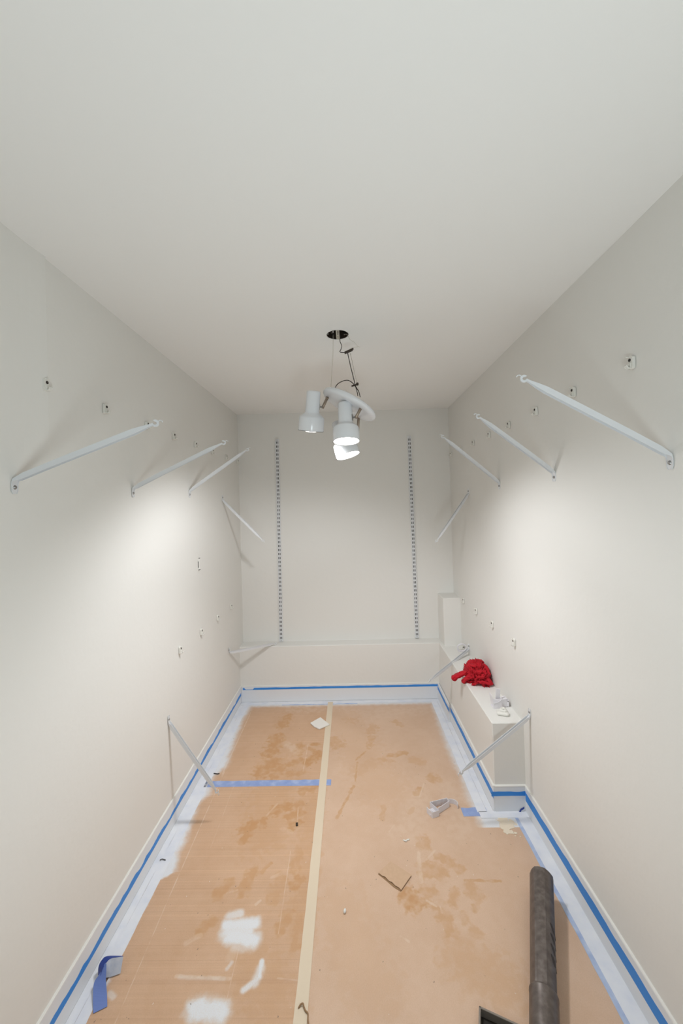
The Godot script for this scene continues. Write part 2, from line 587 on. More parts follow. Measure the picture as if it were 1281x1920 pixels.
# a shelf brace screwed to a wall at foot, its hooked end at tip
func brace(foot: Vector3, tip: Vector3, side: float, label: String, group: String) -> void:
	var t := thing("shelf_brace", foot, label, "shelf brace", group)
	var d := tip - foot
	var reach := Vector2(d.x, d.z).length()
	var ex := Vector3(d.x, 0, d.z) / reach
	var ez := ex.cross(Vector3.UP)
	var s := 1.0 if d.y > 0.0 else -1.0
	var goal := Vector2(reach, d.y)
	var bend := Vector2(0.004, 0.020 * s)
	var dir := (goal - bend).normalized()
	# stations along the strap: place, width, flange depth
	var pts := [Vector2(0.0012, -0.022 * s), Vector2(0.0012, -0.014 * s), Vector2(0.0012, 0.004 * s), Vector2(0.002, 0.013 * s), bend, bend + dir * 0.012, bend + dir * 0.03]
	var wid := [0.014, 0.023, 0.024, 0.023, 0.021, 0.019, 0.017]
	var dep := [0.0022, 0.0022, 0.0024, 0.004, 0.008, 0.012, 0.0155]
	var len_ := (goal - bend).length()
	for k in [0.3, 0.6, 0.86, 0.92, 0.965, 1.0]:
		pts.append(bend + dir * len_ * k)
	wid.append_array([0.0165, 0.0165, 0.016, 0.013, 0.008, 0.006])
	dep.append_array([0.016, 0.016, 0.0155, 0.011, 0.007, 0.006])
	var rings := []
	for i in pts.size():
		var a: Vector2 = pts[maxi(i - 1, 0)]
		var b: Vector2 = pts[mini(i + 1, pts.size() - 1)]
		var tg := (b - a).normalized()
		# the web lies against the wall at the foot; the flanges stand away from it
		var fl := Vector2(tg.y, -tg.x) * s
		var w: float = wid[i] / 2.0
		var h: float = dep[i]
		var th := minf(0.0016, h * 0.55)
		var lip := minf(0.0016, w * 0.4)
		var back := h * 0.5 * smoothstep(3.0, 7.0, float(i))
		var ring := PackedVector3Array()
		for q in [Vector2(-w, 0), Vector2(-w, h), Vector2(-w + lip, h), Vector2(-w + lip, th), Vector2(w - lip, th), Vector2(w - lip, h), Vector2(w, h), Vector2(w, 0)]:
			var uv: Vector2 = pts[i] + fl * (q.y - back)
			ring.append(ex * uv.x + Vector3.UP * uv.y + ez * q.x)
		rings.append(ring)
	var body := Shape.new()
	loft(body, rings, -1)
	obj("strut", body, enamel, t)
	# hooked end: a flat ring with a mouth, and a small upturned claw
	var hook := Shape.new()
	var hc := goal + dir * 0.006
	var up := Vector2(-dir.y, dir.x)
	if up.y < 0.0:
		up = -up
	var ol := PackedVector2Array()
	for k in 19:
		var a := deg_to_rad(70.0 + 290.0 * k / 18.0)
		var v := up * sin(a) - dir * cos(a)
		ol.append(hc + v * 0.0105)
	for k in 13:
		var a := deg_to_rad(350.0 - 250.0 * k / 12.0)
		ol.append(hc + (up * sin(a) - dir * cos(a)) * 0.0048)
	slab(hook, -ez * 0.0022, ex, Vector3.UP, ol, 0.0044)
	var claw := PackedVector3Array()
	for k in 7:
		var a := deg_to_rad(-60.0 + 170.0 * k / 6.0)
		var v: Vector2 = hc + dir * 0.014 + (dir * sin(a) + up * cos(a)) * 0.0065 - up * 0.003
		claw.append(ex * v.x + Vector3.UP * v.y)
	tube(hook, claw, 0.0017, 6)
	obj("hook", hook, enamel, t)
	var sc := Shape.new()
	var sx := Vector3(-side, 0, 0)
	lathe(sc, Vector3(0, -0.004 * s, 0) + sx * 0.002, sx, [Vector2(0.0062, 0), Vector2(0.0062, 0.001), Vector2(0.0050, 0.0016), Vector2(0.0046, 0.0034), Vector2(0.003, 0.0048), Vector2(0.0008, 0.0051)], 12)
	obj("screw", sc, steel, t)

# a small painted-over clip that held the back wire of a shelf
var clip_model: Node3D
func clip(x: float, y: float, z: float, label: String, group: String) -> void:
	var t: Node3D
	if clip_model == null:
		t = thing("wall_clip", Vector3.ZERO, label, "wall clip", group)
		var b := Shape.new()
		var o := PackedVector2Array()
		for k in 9:
			var a := PI * k / 8.0
			o.append(Vector2(cos(a) * 0.0085, 0.010 + sin(a) * 0.0065))
		for k in 5:
			var a := PI + PI * k / 4.0
			o.append(Vector2(cos(a) * 0.0085, -0.0125 + sin(a) * 0.003))
		slab(b, Vector3(0.0012, 0, 0), Vector3(0, 0, -1), Vector3.UP, o, 0.0075)
		box(b, Vector3(0.0008, 0, 0), Vector3(0.0016, 0.02, 0.009))
		box(b, Vector3(0.0093, -0.0065, 0), Vector3(0.003, 0.012, 0.011), 0.0012)
		obj("body", b, plastic_warm, t)
		var lip := Shape.new()
		var p := PackedVector3Array()
		for k in 9:
			var a := deg_to_rad(190.0 + 190.0 * k / 8.0)
			p.append(Vector3(0.0125 + cos(a) * 0.0058, -0.0075 + sin(a) * 0.0058, 0))
		for zz in [-0.0036, 0.0, 0.0036]:
			var q := PackedVector3Array()
			for v in p:
				q.append(v + Vector3(0, 0, zz))
			tube(lip, q, 0.0019, 6)
		obj("lip", lip, plastic_warm, t)
		var tab := Shape.new()
		box(tab, Vector3(0.010, 0.0145, 0.0035), Vector3(0.012, 0.0025, 0.003), 0.0008)
		obj("tab", tab, plastic_warm, t)
		var sc := Shape.new()
		lathe(sc, Vector3(0.0085, 0.0062, 0), Vector3.RIGHT, [Vector2(0.0038, 0), Vector2(0.0038, 0.0016), Vector2(0.0026, 0.0022), Vector2(0.0006, 0.0024)], 10)
		obj("screw", sc, dark_metal, t)
		clip_model = t
	else:
		t = clip_model.duplicate()
		t.name = numbered("wall_clip")
		add_child(t, true)
		tag(t, label, "wall clip", group)
	t.position = Vector3(x, y, z)
	t.rotation.y = PI if x > 0.0 else 0.0
	t.scale = Vector3.ONE * 1.28

# a double-slotted shelf standard on the back wall, from its top to its foot
func standard(top: Vector3, foot: Vector3, label: String) -> void:
	var t := thing("shelf_standard", foot, label, "shelf rail", "slotted shelf rails on the back wall")
	var along := top - foot
	var h := along.length()
	var ey := along / h
	var ez := Vector3(0, 0, 1)
	var ex := ey.cross(ez).normalized()
	var face := Shape.new()
	var put := func(x: float, y: float, w: float, hh: float, depth: float, front: float) -> void:
		box(face, ex * x + ey * y + ez * (front - depth / 2.0), Vector3(w, hh, depth), 0.0, Basis(ex, ey, ez))
	var n := 50
	var pitch := (h - 0.03) / n
	var slot := pitch * 0.56
	put.call(-0.0143, h / 2.0, 0.0024, h, 0.013, 0.013)
	put.call(0.0143, h / 2.0, 0.0024, h, 0.013, 0.013)
	put.call(-0.0113, h / 2.0, 0.0046, h - 0.004, 0.0016, 0.0128)
	put.call(0.0113, h / 2.0, 0.0046, h - 0.004, 0.0016, 0.0128)
	put.call(0.0, h / 2.0, 0.0064, h, 0.0016, 0.0128)
	for k in n + 1:
		var gap := pitch - slot
		var y := 0.015 + k * pitch
		var a := maxf(0.0, y - gap / 2.0) if k > 0 else 0.0
		var b := minf(h, y + gap / 2.0) if k < n else h
		for sx in [-1.0, 1.0]:
			put.call(sx * 0.0061, (a + b) / 2.0, 0.0059, b - a, 0.0016, 0.0128)
	obj("slotted_face", face, enamel, t)
	var back := Shape.new()
	box(back, ey * h / 2.0 + ez * 0.0012, Vector3(0.026, h - 0.006, 0.002), 0.0, Basis(ex, ey, ez))  # dark plate stands in for the shade inside the slots
	obj("slot_shade", back, dark_metal, t)
	for y in [0.012, h - 0.012]:
		var sc := Shape.new()
		lathe(sc, ey * y + ez * 0.0128, ez, [Vector2(0.0034, 0), Vector2(0.003, 0.0016), Vector2(0.0006, 0.0022)], 8)
		obj("screw", sc, steel, t)

# a strip of tape on a plane: runs from o along ex for len_, lies between heights a and b along ey, ragged at the b side
func tape(called: String, o: Vector3, ex: Vector3, ey: Vector3, len_: float, a: float, b: float, rag: float, seed_: int, m: Material, label: String, group: String = "", thin_from: float = -1.0, thin_to: float = -1.0) -> MeshInstance3D:
	var s := Shape.new()
	var n := noise(7.0, seed_, 3)
	var steps := maxi(2, int(len_ / 0.012))
	var nn := ex.cross(ey).normalized()
	var rings := []
	for i in steps + 1:
		var u := len_ * i / steps
		var top := b + n.get_noise_1d(u) * rag
		var low := a + n.get_noise_1d(u * 0.6 + 50.0) * rag * 0.15
		if u >= thin_from and u <= thin_to:
			top = low + 0.004
		var ring := PackedVector3Array()
		for q in [Vector2(low, 0.0), Vector2(low, 0.0008), Vector2(top, 0.0008), Vector2(top, 0.0)]:
			ring.append(o + ex * u + ey * q.x + nn * q.y)
		rings.append(ring)
	loft(s, rings, -1)
	var t := obj(called, s, m)
	tag(t, label, "tape", group)
	return t

# a ribbon between two edges, with a front and a back of their own
func ribbon(parent: Node3D, front: Material, back: Material, a: PackedVector3Array, b: PackedVector3Array) -> void:
	a = smooth_path(a, 5)
	b = smooth_path(b, 5)
	for k in 2:
		var rings := []
		var s := Shape.new()
		for i in a.size():
			var tg := (a[mini(i + 1, a.size() - 1)] - a[maxi(i - 1, 0)]).normalized()
			var nn := tg.cross((b[i] - a[i]).normalized()).normalized() * 0.0004
			var lo := nn * (0.0 if k == 0 else -1.0)
			var hi := nn * (1.0 if k == 0 else 0.0)
			rings.append(PackedVector3Array([a[i] + lo, a[i] + hi, b[i] + hi, b[i] + lo]))
		loft(s, rings, -1)
		obj("painted_side" if k == 0 else "adhesive_side", s, front if k == 0 else back, parent)

# ---------------------------------------------------------------- the lamp
func spot_head(parent: Node3D, mouth: Vector3, axis: Vector3, stem_from: Vector3, pivot: Vector3, energy: float) -> void:
	var d := -axis.normalized()          # from the mouth up to the closed end
	var shade := Shape.new()
	var outer := [Vector2(0.0605, 0.0), Vector2(0.0612, 0.002), Vector2(0.0600, 0.060), Vector2(0.0585, 0.0645), Vector2(0.054, 0.0685), Vector2(0.041, 0.079), Vector2(0.0350, 0.084), Vector2(0.0334, 0.090), Vector2(0.0328, 0.178), Vector2(0.031, 0.183), Vector2(0.027, 0.1845), Vector2(0.0, 0.185)]
	var inner := [Vector2(0.0, 0.180), Vector2(0.029, 0.178), Vector2(0.0305, 0.088), Vector2(0.038, 0.078), Vector2(0.050, 0.068), Vector2(0.0565, 0.061), Vector2(0.0585, 0.004), Vector2(0.0590, 0.0), Vector2(0.0605, 0.0)]
	outer.append_array(inner)
	lathe(shade, mouth, d, outer, 32, 1, false)
	obj("shade", shade, enamel_gloss, parent)
	var rim := Shape.new()
	var ring := PackedVector3Array()
	var f := frame_of(d)
	for k in 33:
		ring.append(mouth + (f[0] * cos(TAU * k / 32.0) + f[1] * sin(TAU * k / 32.0)) * 0.0608)
	tube(rim, ring, 0.0009, 6)
	obj("rim", rim, dark_metal, parent)
	var bulb := Shape.new()
	lathe(bulb, mouth, d, [Vector2(0.0, -0.007), Vector2(0.02, -0.0055), Vector2(0.036, -0.001), Vector2(0.047, 0.005), Vector2(0.049, 0.010), Vector2(0.047, 0.020), Vector2(0.030, 0.05), Vector2(0.016, 0.075), Vector2(0.0, 0.08)], 28)
	obj("bulb", bulb, glow, parent)
	var l := SpotLight3D.new()
	l.name = "lamp_light"
	l.position = mouth + axis.normalized() * 0.012
	l.basis = Basis.looking_at(axis.normalized(), Vector3.FORWARD)
	l.light_color = LAMP_COLOR
	l.light_energy = energy
	l.spot_range = 9.0
	l.spot_attenuation = 2.0
	l.spot_angle = 75.0
	l.spot_angle_attenuation = 0.55
	l.light_size = 0.045
	l.shadow_enabled = true
	parent.add_child(l, true)
	var stem := Shape.new()
	var sd := (pivot - stem_from).normalized()
	tube(stem, PackedVector3Array([stem_from - sd * 0.006, pivot + sd * 0.006]), 0.0068, 12)
	lathe(stem, stem_from - sd * 0.002, sd, [Vector2(0.0085, 0), Vector2(0.0085, 0.003), Vector2(0.006, 0.005)], 14)
	obj("stem", stem, bronze, parent)
	var kn := Shape.new()
	var on_axis := mouth + d * (pivot - mouth).dot(d)
	var kd := (on_axis - pivot).normalized()
	tube(kn, PackedVector3Array([pivot - kd * 0.004, on_axis - kd * 0.030]), 0.0042, 10)
	box(kn, on_axis - kd * 0.0335, Vector3(0.004, 0.03, 0.012), 0.001, Basis(kd, d, kd.cross(d)))
	obj("pivot", kn, steel, parent)

var enamel_gloss: StandardMaterial3D
var glow: StandardMaterial3D
var bronze: StandardMaterial3D

func ceiling_lamp() -> void:
	var bx := thing("junction_box", Vector3(-0.032, CEIL, -1.908), "open round metal junction box set in the ceiling with a perforated bar across it", "junction box")
	var can := Shape.new()
	lathe(can, Vector3(0, 0.001, 0), Vector3.UP, [Vector2(0.0525, 0), Vector2(0.0525, 0.048), Vector2(0.0, 0.048), Vector2(0.0, 0.046), Vector2(0.0505, 0.046), Vector2(0.0505, 0.0), Vector2(0.0525, 0.0)], 28, -1, false)
	obj("can", can, dark_brown, bx)
	var bar := Shape.new()
	var rows := PackedVector2Array([Vector2(-0.008, -0.05), Vector2(0.008, -0.05), Vector2(0.008, 0.05), Vector2(-0.008, 0.05)])
	slab(bar, Vector3(0.001, 0.0, 0), Vector3.RIGHT, Vector3.FORWARD, rows, 0.0016)
	obj("crossbar", bar, steel_light, bx)
	var holes := Shape.new()
	for z in [-0.033, -0.016, 0.004, 0.018, 0.034]:
		lathe(holes, Vector3(0.001, -0.0006, z), Vector3.UP, [Vector2(0.0028, 0), Vector2(0.0028, 0.0007)], 8, -1)
	obj("bar_hole", holes, dark_metal, bx)
	for p in [Vector3(-0.03, 0.02, 0.01), Vector3(-0.024, 0.025, -0.02), Vector3(0.03, 0.02, -0.012)]:
		var nuts := Shape.new()
		lathe(nuts, p, Vector3(0.2, -1, 0.1), [Vector2(0.007, 0), Vector2(0.006, 0.014), Vector2(0.003, 0.018)], 8)
		obj("wire_nut", nuts, dark_metal, bx)
	var scr := Shape.new()
	lathe(scr, Vector3(-0.046, 0.004, 0.012), Vector3.DOWN, [Vector2(0.004, 0), Vector2(0.004, 0.004), Vector2(0.001, 0.006)], 8)
	obj("screw", scr, steel, bx)
	scr = Shape.new()
	tube(scr, PackedVector3Array([Vector3(0.003, 0.002, 0.04), Vector3(0.003, -0.016, 0.041)]), 0.0025, 8)
	obj("screw", scr, steel, bx)
	scr = Shape.new()
	lathe(scr, Vector3(-0.02, 0.0, 0.047), Vector3.DOWN, [Vector2(0.005, 0), Vector2(0.004, 0.008), Vector2(0.0015, 0.01)], 8)
	obj("screw", scr, steel, bx)

	var c := Vector3(0.014, 2.102, -1.9)
	var t := thing("spotlight_fixture", c, "white ceiling lamp hanging crooked from wires, three cylindrical spotlights under a round plate", "ceiling lamp")
	var down := Vector3(-0.482, -0.868, 0.04).normalized()
	var plate := Shape.new()
	lathe(plate, down * 0.012, -down, [Vector2(0.0, 0.0), Vector2(0.118, 0.0005), Vector2(0.131, 0.0025), Vector2(0.1385, 0.008), Vector2(0.1405, 0.014), Vector2(0.139, 0.021), Vector2(0.133, 0.0265), Vector2(0.120, 0.029), Vector2(0.0, 0.031)], 48)
	obj("plate", plate, enamel_gloss, t)
	var knob := Shape.new()
	lathe(knob, down * 0.012, down, [Vector2(0.011, 0), Vector2(0.010, 0.006), Vector2(0.006, 0.010), Vector2(0.0, 0.011)], 16)
	obj("centre_knob", knob, enamel_gloss, t)
	var heads := [
		[Vector3(-0.173, 1.986, -1.9), Vector3(-0.12, -0.965, -0.225), Vector3(-0.091, 2.140, -1.9), Vector3(-0.112, 2.098, -1.9)],
		[Vector3(-0.004, 1.914, -1.807), Vector3(0.01, -0.985, 0.160), Vector3(0.072, 2.077, -1.82), Vector3(0.044, 2.025, -1.807)],
		[Vector3(0.003, 1.873, -1.993), Vector3(0.26, -0.95, 0.130), Vector3(0.060, 2.060, -1.985), Vector3(0.055, 2.000, -1.993)]]
	var powers := [LAMP_A, LAMP_B, LAMP_C]
	for k in 3:
		var h: Array = heads[k]
		var head := Node3D.new()
		head.name = "spotlight"
		t.add_child(head, true)
		spot_head(head, h[0] - c, h[1], h[2] - c, h[3] - c, powers[k])
	# what it hangs by
	var wire0 := Shape.new()
	tube(wire0, smooth_path(PackedVector3Array([Vector3(-0.053, 2.440, -1.895), Vector3(-0.056, 2.36, -1.9), Vector3(-0.064, 2.27, -1.9), Vector3(-0.072, 2.185, -1.9)])), 0.0011, 6)
	hang(wire0, c)
	obj("suspension_wire", wire0, steel_light, t)
	var wire1 := Shape.new()
	tube(wire1, PackedVector3Array([Vector3(0.027, 2.352, -1.9), Vector3(0.049, 2.235, -1.9), Vector3(0.068, 2.140, -1.9)]), 0.0011, 6)
	hang(wire1, c)
	obj("suspension_wire", wire1, steel_light, t)
	var wire2 := Shape.new()
	tube(wire2, smooth_path(PackedVector3Array([Vector3(0.0, 2.446, -1.905), Vector3(0.014, 2.442, -1.9), Vector3(0.028, 2.418, -1.9), Vector3(0.048, 2.404, -1.9), Vector3(0.064, 2.385, -1.9), Vector3(0.076, 2.381, -1.9)])), 0.0009, 5)
	hang(wire2, c)
	obj("suspension_wire", wire2, steel_light, t)
	var wire3 := Shape.new()
	tube(wire3, smooth_path(PackedVector3Array([Vector3(0.024, 2.374, -1.9), Vector3(0.04, 2.379, -1.9), Vector3(0.064, 2.382, -1.9)])), 0.0009, 5)
	hang(wire3, c)
	obj("suspension_wire", wire3, steel_light, t)
	var cord0 := Shape.new()
	tube(cord0, smooth_path(PackedVector3Array([Vector3(-0.018, 2.446, -1.9), Vector3(-0.021, 2.412, -1.9), Vector3(-0.014, 2.392, -1.9), Vector3(-0.017, 2.374, -1.9), Vector3(-0.023, 2.362, -1.9), Vector3(-0.014, 2.358, -1.9), Vector3(0.004, 2.357, -1.9)])), 0.0018, 6)
	hang(cord0, c)
	obj("power_cord", cord0, dark_metal, t)
	var cord1 := Shape.new()
	tube(cord1, smooth_path(PackedVector3Array([Vector3(0.014, 2.353, -1.9), Vector3(0.026, 2.290, -1.9), Vector3(0.041, 2.222, -1.9), Vector3(0.047, 2.195, -1.9), Vector3(0.062, 2.165, -1.9), Vector3(0.068, 2.140, -1.9)])), 0.0021, 6)
	hang(cord1, c)
	obj("power_cord", cord1, dark_metal, t)
	var cord2 := Shape.new()
	tube(cord2, smooth_path(PackedVector3Array([Vector3(-0.057, 2.178, -1.9), Vector3(-0.040, 2.205, -1.9), Vector3(-0.012, 2.220, -1.9), Vector3(0.012, 2.222, -1.9), Vector3(0.030, 2.212, -1.9), Vector3(0.046, 2.192, -1.9), Vector3(0.054, 2.165, -1.9), Vector3(0.057, 2.145, -1.9)])), 0.0020, 6)
	hang(cord2, c)
	obj("power_cord", cord2, dark_metal, t)
	var strap := Shape.new()
	var sb := Basis(Vector3(0.93, 0.36, 0.0).normalized(), Vector3(-0.36, 0.93, 0).normalized(), Vector3(0, 0, 1))
	box(strap, Vector3(0.019, 2.362, -1.9) - c, Vector3(0.042, 0.007, 0.022), 0.002, sb)
	box(strap, Vector3(0.037, 2.371, -1.9) - c, Vector3(0.012, 0.006, 0.016), 0.002, sb)
	obj("mounting_strap", strap, dark_brown, t)
	var cl := Shape.new()
	box(cl, Vector3(0.056, 2.203, -1.9) - c, Vector3(0.012, 0.014, 0.012), 0.003)
	box(cl, Vector3(0.040, 2.197, -1.9) - c, Vector3(0.026, 0.006, 0.010), 0.002, Basis(Vector3(0, 0, 1), 0.25))
	obj("cord_clip", cl, dark_brown, t)

# the tubes above were laid out in the room; move them to the fixture's own origin
func hang(s: Shape, c: Vector3) -> void:
	var m := s.st.commit_to_arrays()
	s.st.clear()
	s.st.begin(Mesh.PRIMITIVE_TRIANGLES)
	var v: PackedVector3Array = m[Mesh.ARRAY_VERTEX]
	s.st.set_smooth_group(1)
	for p in v:
		s.st.add_vertex(p - c)

var dark_brown: StandardMaterial3D
var steel_light: StandardMaterial3D

# ---------------------------------------------------------------- loose things
# the way a limp thing of cloth lies: a domed heap whose skin is thrown into folds
func cloth_heap() -> void:
	var t := thing("red_cloth", Vector3(0.80, LT, -2.61), "crumpled bright red cloth heaped on the low ledge, one end hanging over the edge", "cloth")
	var fold := noise(9.0, 4, 3)
	var crease_ := noise(26.0, 9, 3)
	var heap := Shape.new()
	var tris := PackedVector3Array()
	var nu := 110
	var nv := 46
	var grid := []
	for j in nv + 1:
		var row := PackedVector3Array()
		var ph := PI * 0.5 * (1.0 - float(j) / nv)
		for i in nu:
			var th := TAU * i / nu
			var dir := Vector3(cos(th) * cos(ph), sin(ph), sin(th) * cos(ph))
			# the outline of the heap seen from above: longer along the wall
			var ax := 0.078 + 0.012 * sin(th * 3.0 + 0.7)
			var az := 0.135 + 0.02 * sin(th * 2.0 + 1.0)
			var p := Vector3(dir.x * ax, dir.y * 0.118, dir.z * az)
			var q := p * 1.0 + Vector3(fold.get_noise_3dv(p * 1.6), 0, fold.get_noise_3dv(p * 1.6 + Vector3.ONE)) * 0.05
			var r := 1.0 - absf(fold.get_noise_3dv(q * Vector3(2.2, 1.2, 1.0))) * 2.3
			var r2 := 1.0 - absf(crease_.get_noise_3dv(q * Vector3(1.3, 0.8, 0.6))) * 2.2
			var k := 0.66 + 0.40 * r + 0.17 * r2
			p *= clampf(k, 0.55, 1.25)
			p.x = minf(p.x, 0.0775)
			p.y = maxf(p.y, 0.0)
			if p.x < -0.083:
				p.y -= (-0.083 - p.x) * 1.2
			row.append(p)
		grid.append(row)
	for j in nv:
		for i in nu:
			var i2 := (i + 1) % nu
			quad(tris, grid[j][i], grid[j][i2], grid[j + 1][i2], grid[j + 1][i])
	heap.add(tris, 1)
	obj("heap", heap, red, t)
	t.scale = Vector3(0.93, 0.93, 0.93)
	t.position = Vector3(0.803, LT, -2.635)
	# loose rolls and flaps on and round the heap
	var rolls := [
		[Vector3(-0.07, 0.060, 0.02), Vector3(-0.115, 0.040, 0.012), Vector3(-0.155, 0.016, 0.006), Vector3(-0.172, 0.000, 0.004), 0.022],
		[Vector3(-0.03, 0.060, 0.07), Vector3(-0.075, 0.035, 0.055), Vector3(-0.098, 0.010, 0.040), Vector3(-0.105, -0.008, 0.036), 0.020],
		[Vector3(-0.050, 0.098, -0.03), Vector3(-0.020, 0.108, -0.04), Vector3(0.010, 0.106, -0.05), Vector3(0.03, 0.095, -0.06), 0.016],
		[Vector3(0.0, 0.098, -0.02), Vector3(0.022, 0.112, -0.03), Vector3(0.045, 0.110, -0.04), Vector3(0.062, 0.085, -0.05), 0.017],
		[Vector3(-0.06, 0.095, -0.01), Vector3(-0.035, 0.103, 0.02), Vector3(0.0, 0.105, 0.03), Vector3(0.03, 0.10, 0.03), 0.018],
		[Vector3(-0.04, 0.072, 0.06), Vector3(0.0, 0.083, 0.07), Vector3(0.035, 0.075, 0.08), Vector3(0.055, 0.05, 0.095), 0.016],
		[Vector3(0.02, 0.06, 0.07), Vector3(0.045, 0.042, 0.10), Vector3(0.058, 0.025, 0.118), Vector3(0.064, 0.012, 0.128), 0.014],
		[Vector3(-0.02, 0.03, 0.11), Vector3(0.01, 0.03, 0.118), Vector3(0.04, 0.022, 0.125), Vector3(0.06, 0.016, 0.12), 0.013],
		[Vector3(0.03, 0.10, 0.0), Vector3(0.05, 0.105, 0.03), Vector3(0.06, 0.085, 0.06), Vector3(0.066, 0.06, 0.085), 0.013]]
	for k in rolls.size():
		var rr: Array = rolls[k]
		var path := smooth_path(PackedVector3Array([rr[0], rr[1], rr[2], rr[3]]), 8)
		var rings := []
		var s := Shape.new()
		for i in path.size():
			var d := (path[mini(i + 1, path.size() - 1)] - path[maxi(i - 1, 0)]).normalized()
			var f := frame_of(d)
			var u := float(i) / (path.size() - 1)
			var r: float = rr[4] * clampf(sqrt(maxf(0.0, 1.0 - pow(absf(u * 2.0 - 1.0), 4.0))), 0.12, 1.0)
			var ring := PackedVector3Array()
			for q in 22:
				var a := TAU * q / 22.0
				var v: Vector3 = f[0] * cos(a) * 1.1 + f[1] * sin(a) * 0.7
				var w := 1.0 + 0.55 * (0.5 - absf(fold.get_noise_3dv(path[i] * 1.2 + v * 0.10 + Vector3(k, 0, 0)) * 2.6)) + 0.10 * sin(a * 2.0 + u * 5.0)
				ring.append(path[i] + v * r * w)
			rings.append(ring)
		loft(s, rings, 1)
		obj("fold", s, red, t)

# a white plastic end bracket for a wire shelf: a socket, a ribbed triangle and a hooked arm
func end_bracket(at: Vector3, turn: Basis, scale_: float, label: String, group: String) -> void:
	var t := thing("shelf_end_bracket", at, label, "plastic bracket", group)
	t.basis = turn.scaled(Vector3.ONE)
	var k := scale_
	var h := 0.034 * k
	var strip := func(s: Shape, pts: PackedVector2Array, thick: float, y0: float, y1: float) -> void:
		for i in pts.size() - 1:
			var a := Vector3(pts[i].x, 0, -pts[i].y) * k
			var b := Vector3(pts[i + 1].x, 0, -pts[i + 1].y) * k
			var d := b - a
			var ang := atan2(-d.z, d.x)
			box(s, (a + b) / 2.0 + Vector3(0, (y0 + y1) / 2.0, 0), Vector3(d.length() + thick, y1 - y0, thick), 0.0007, Basis(Vector3.UP, ang))
	var tri := Shape.new()
	strip.call(tri, PackedVector2Array([Vector2(0.035, 0.018), Vector2(-0.002, 0.075), Vector2(0.100, 0.108), Vector2(0.108, 0.085), Vector2(0.036, 0.030)]), 0.003 * k, 0.0, h)
	obj("frame", tri, plastic, t)
	var ribs := Shape.new()
	for u in [0.14, 0.36, 0.58, 0.80]:
		var p := Vector2(-0.002, 0.075).lerp(Vector2(0.100, 0.108), u)
		strip.call(ribs, PackedVector2Array([p, p + Vector2(0.0012, -0.0045)]), 0.0018 * k, 0.0, h)
	obj("ribs", ribs, plastic, t)
	var arm := Shape.new()
	var pts := PackedVector2Array()
	for i in 13:
		var a := deg_to_rad(118.0 - 140.0 * i / 12.0)
		pts.append(Vector2(0.120, 0.082) + Vector2(cos(a) * 0.036, sin(a) * 0.029))
	strip.call(arm, pts, 0.003 * k, 0.0, h * 0.8)
	obj("hooked_arm", arm, plastic, t)
	var sock := Shape.new()
	strip.call(sock, PackedVector2Array([Vector2(-0.026, 0.036), Vector2(-0.002, -0.002), Vector2(0.036, 0.014)]), 0.0028 * k, 0.0, h)
	box(sock, Vector3(0.004, 0.012, -0.033) * Vector3(k, k, k), Vector3(0.050, 0.003, 0.042) * k, 0.0008, Basis(Vector3.UP, 0.40))
	strip.call(sock, PackedVector2Array([Vector2(-0.014, 0.046), Vector2(0.020, 0.012)]), 0.0022 * k, 0.0, h * 0.5)
	obj("socket", sock, plastic, t)

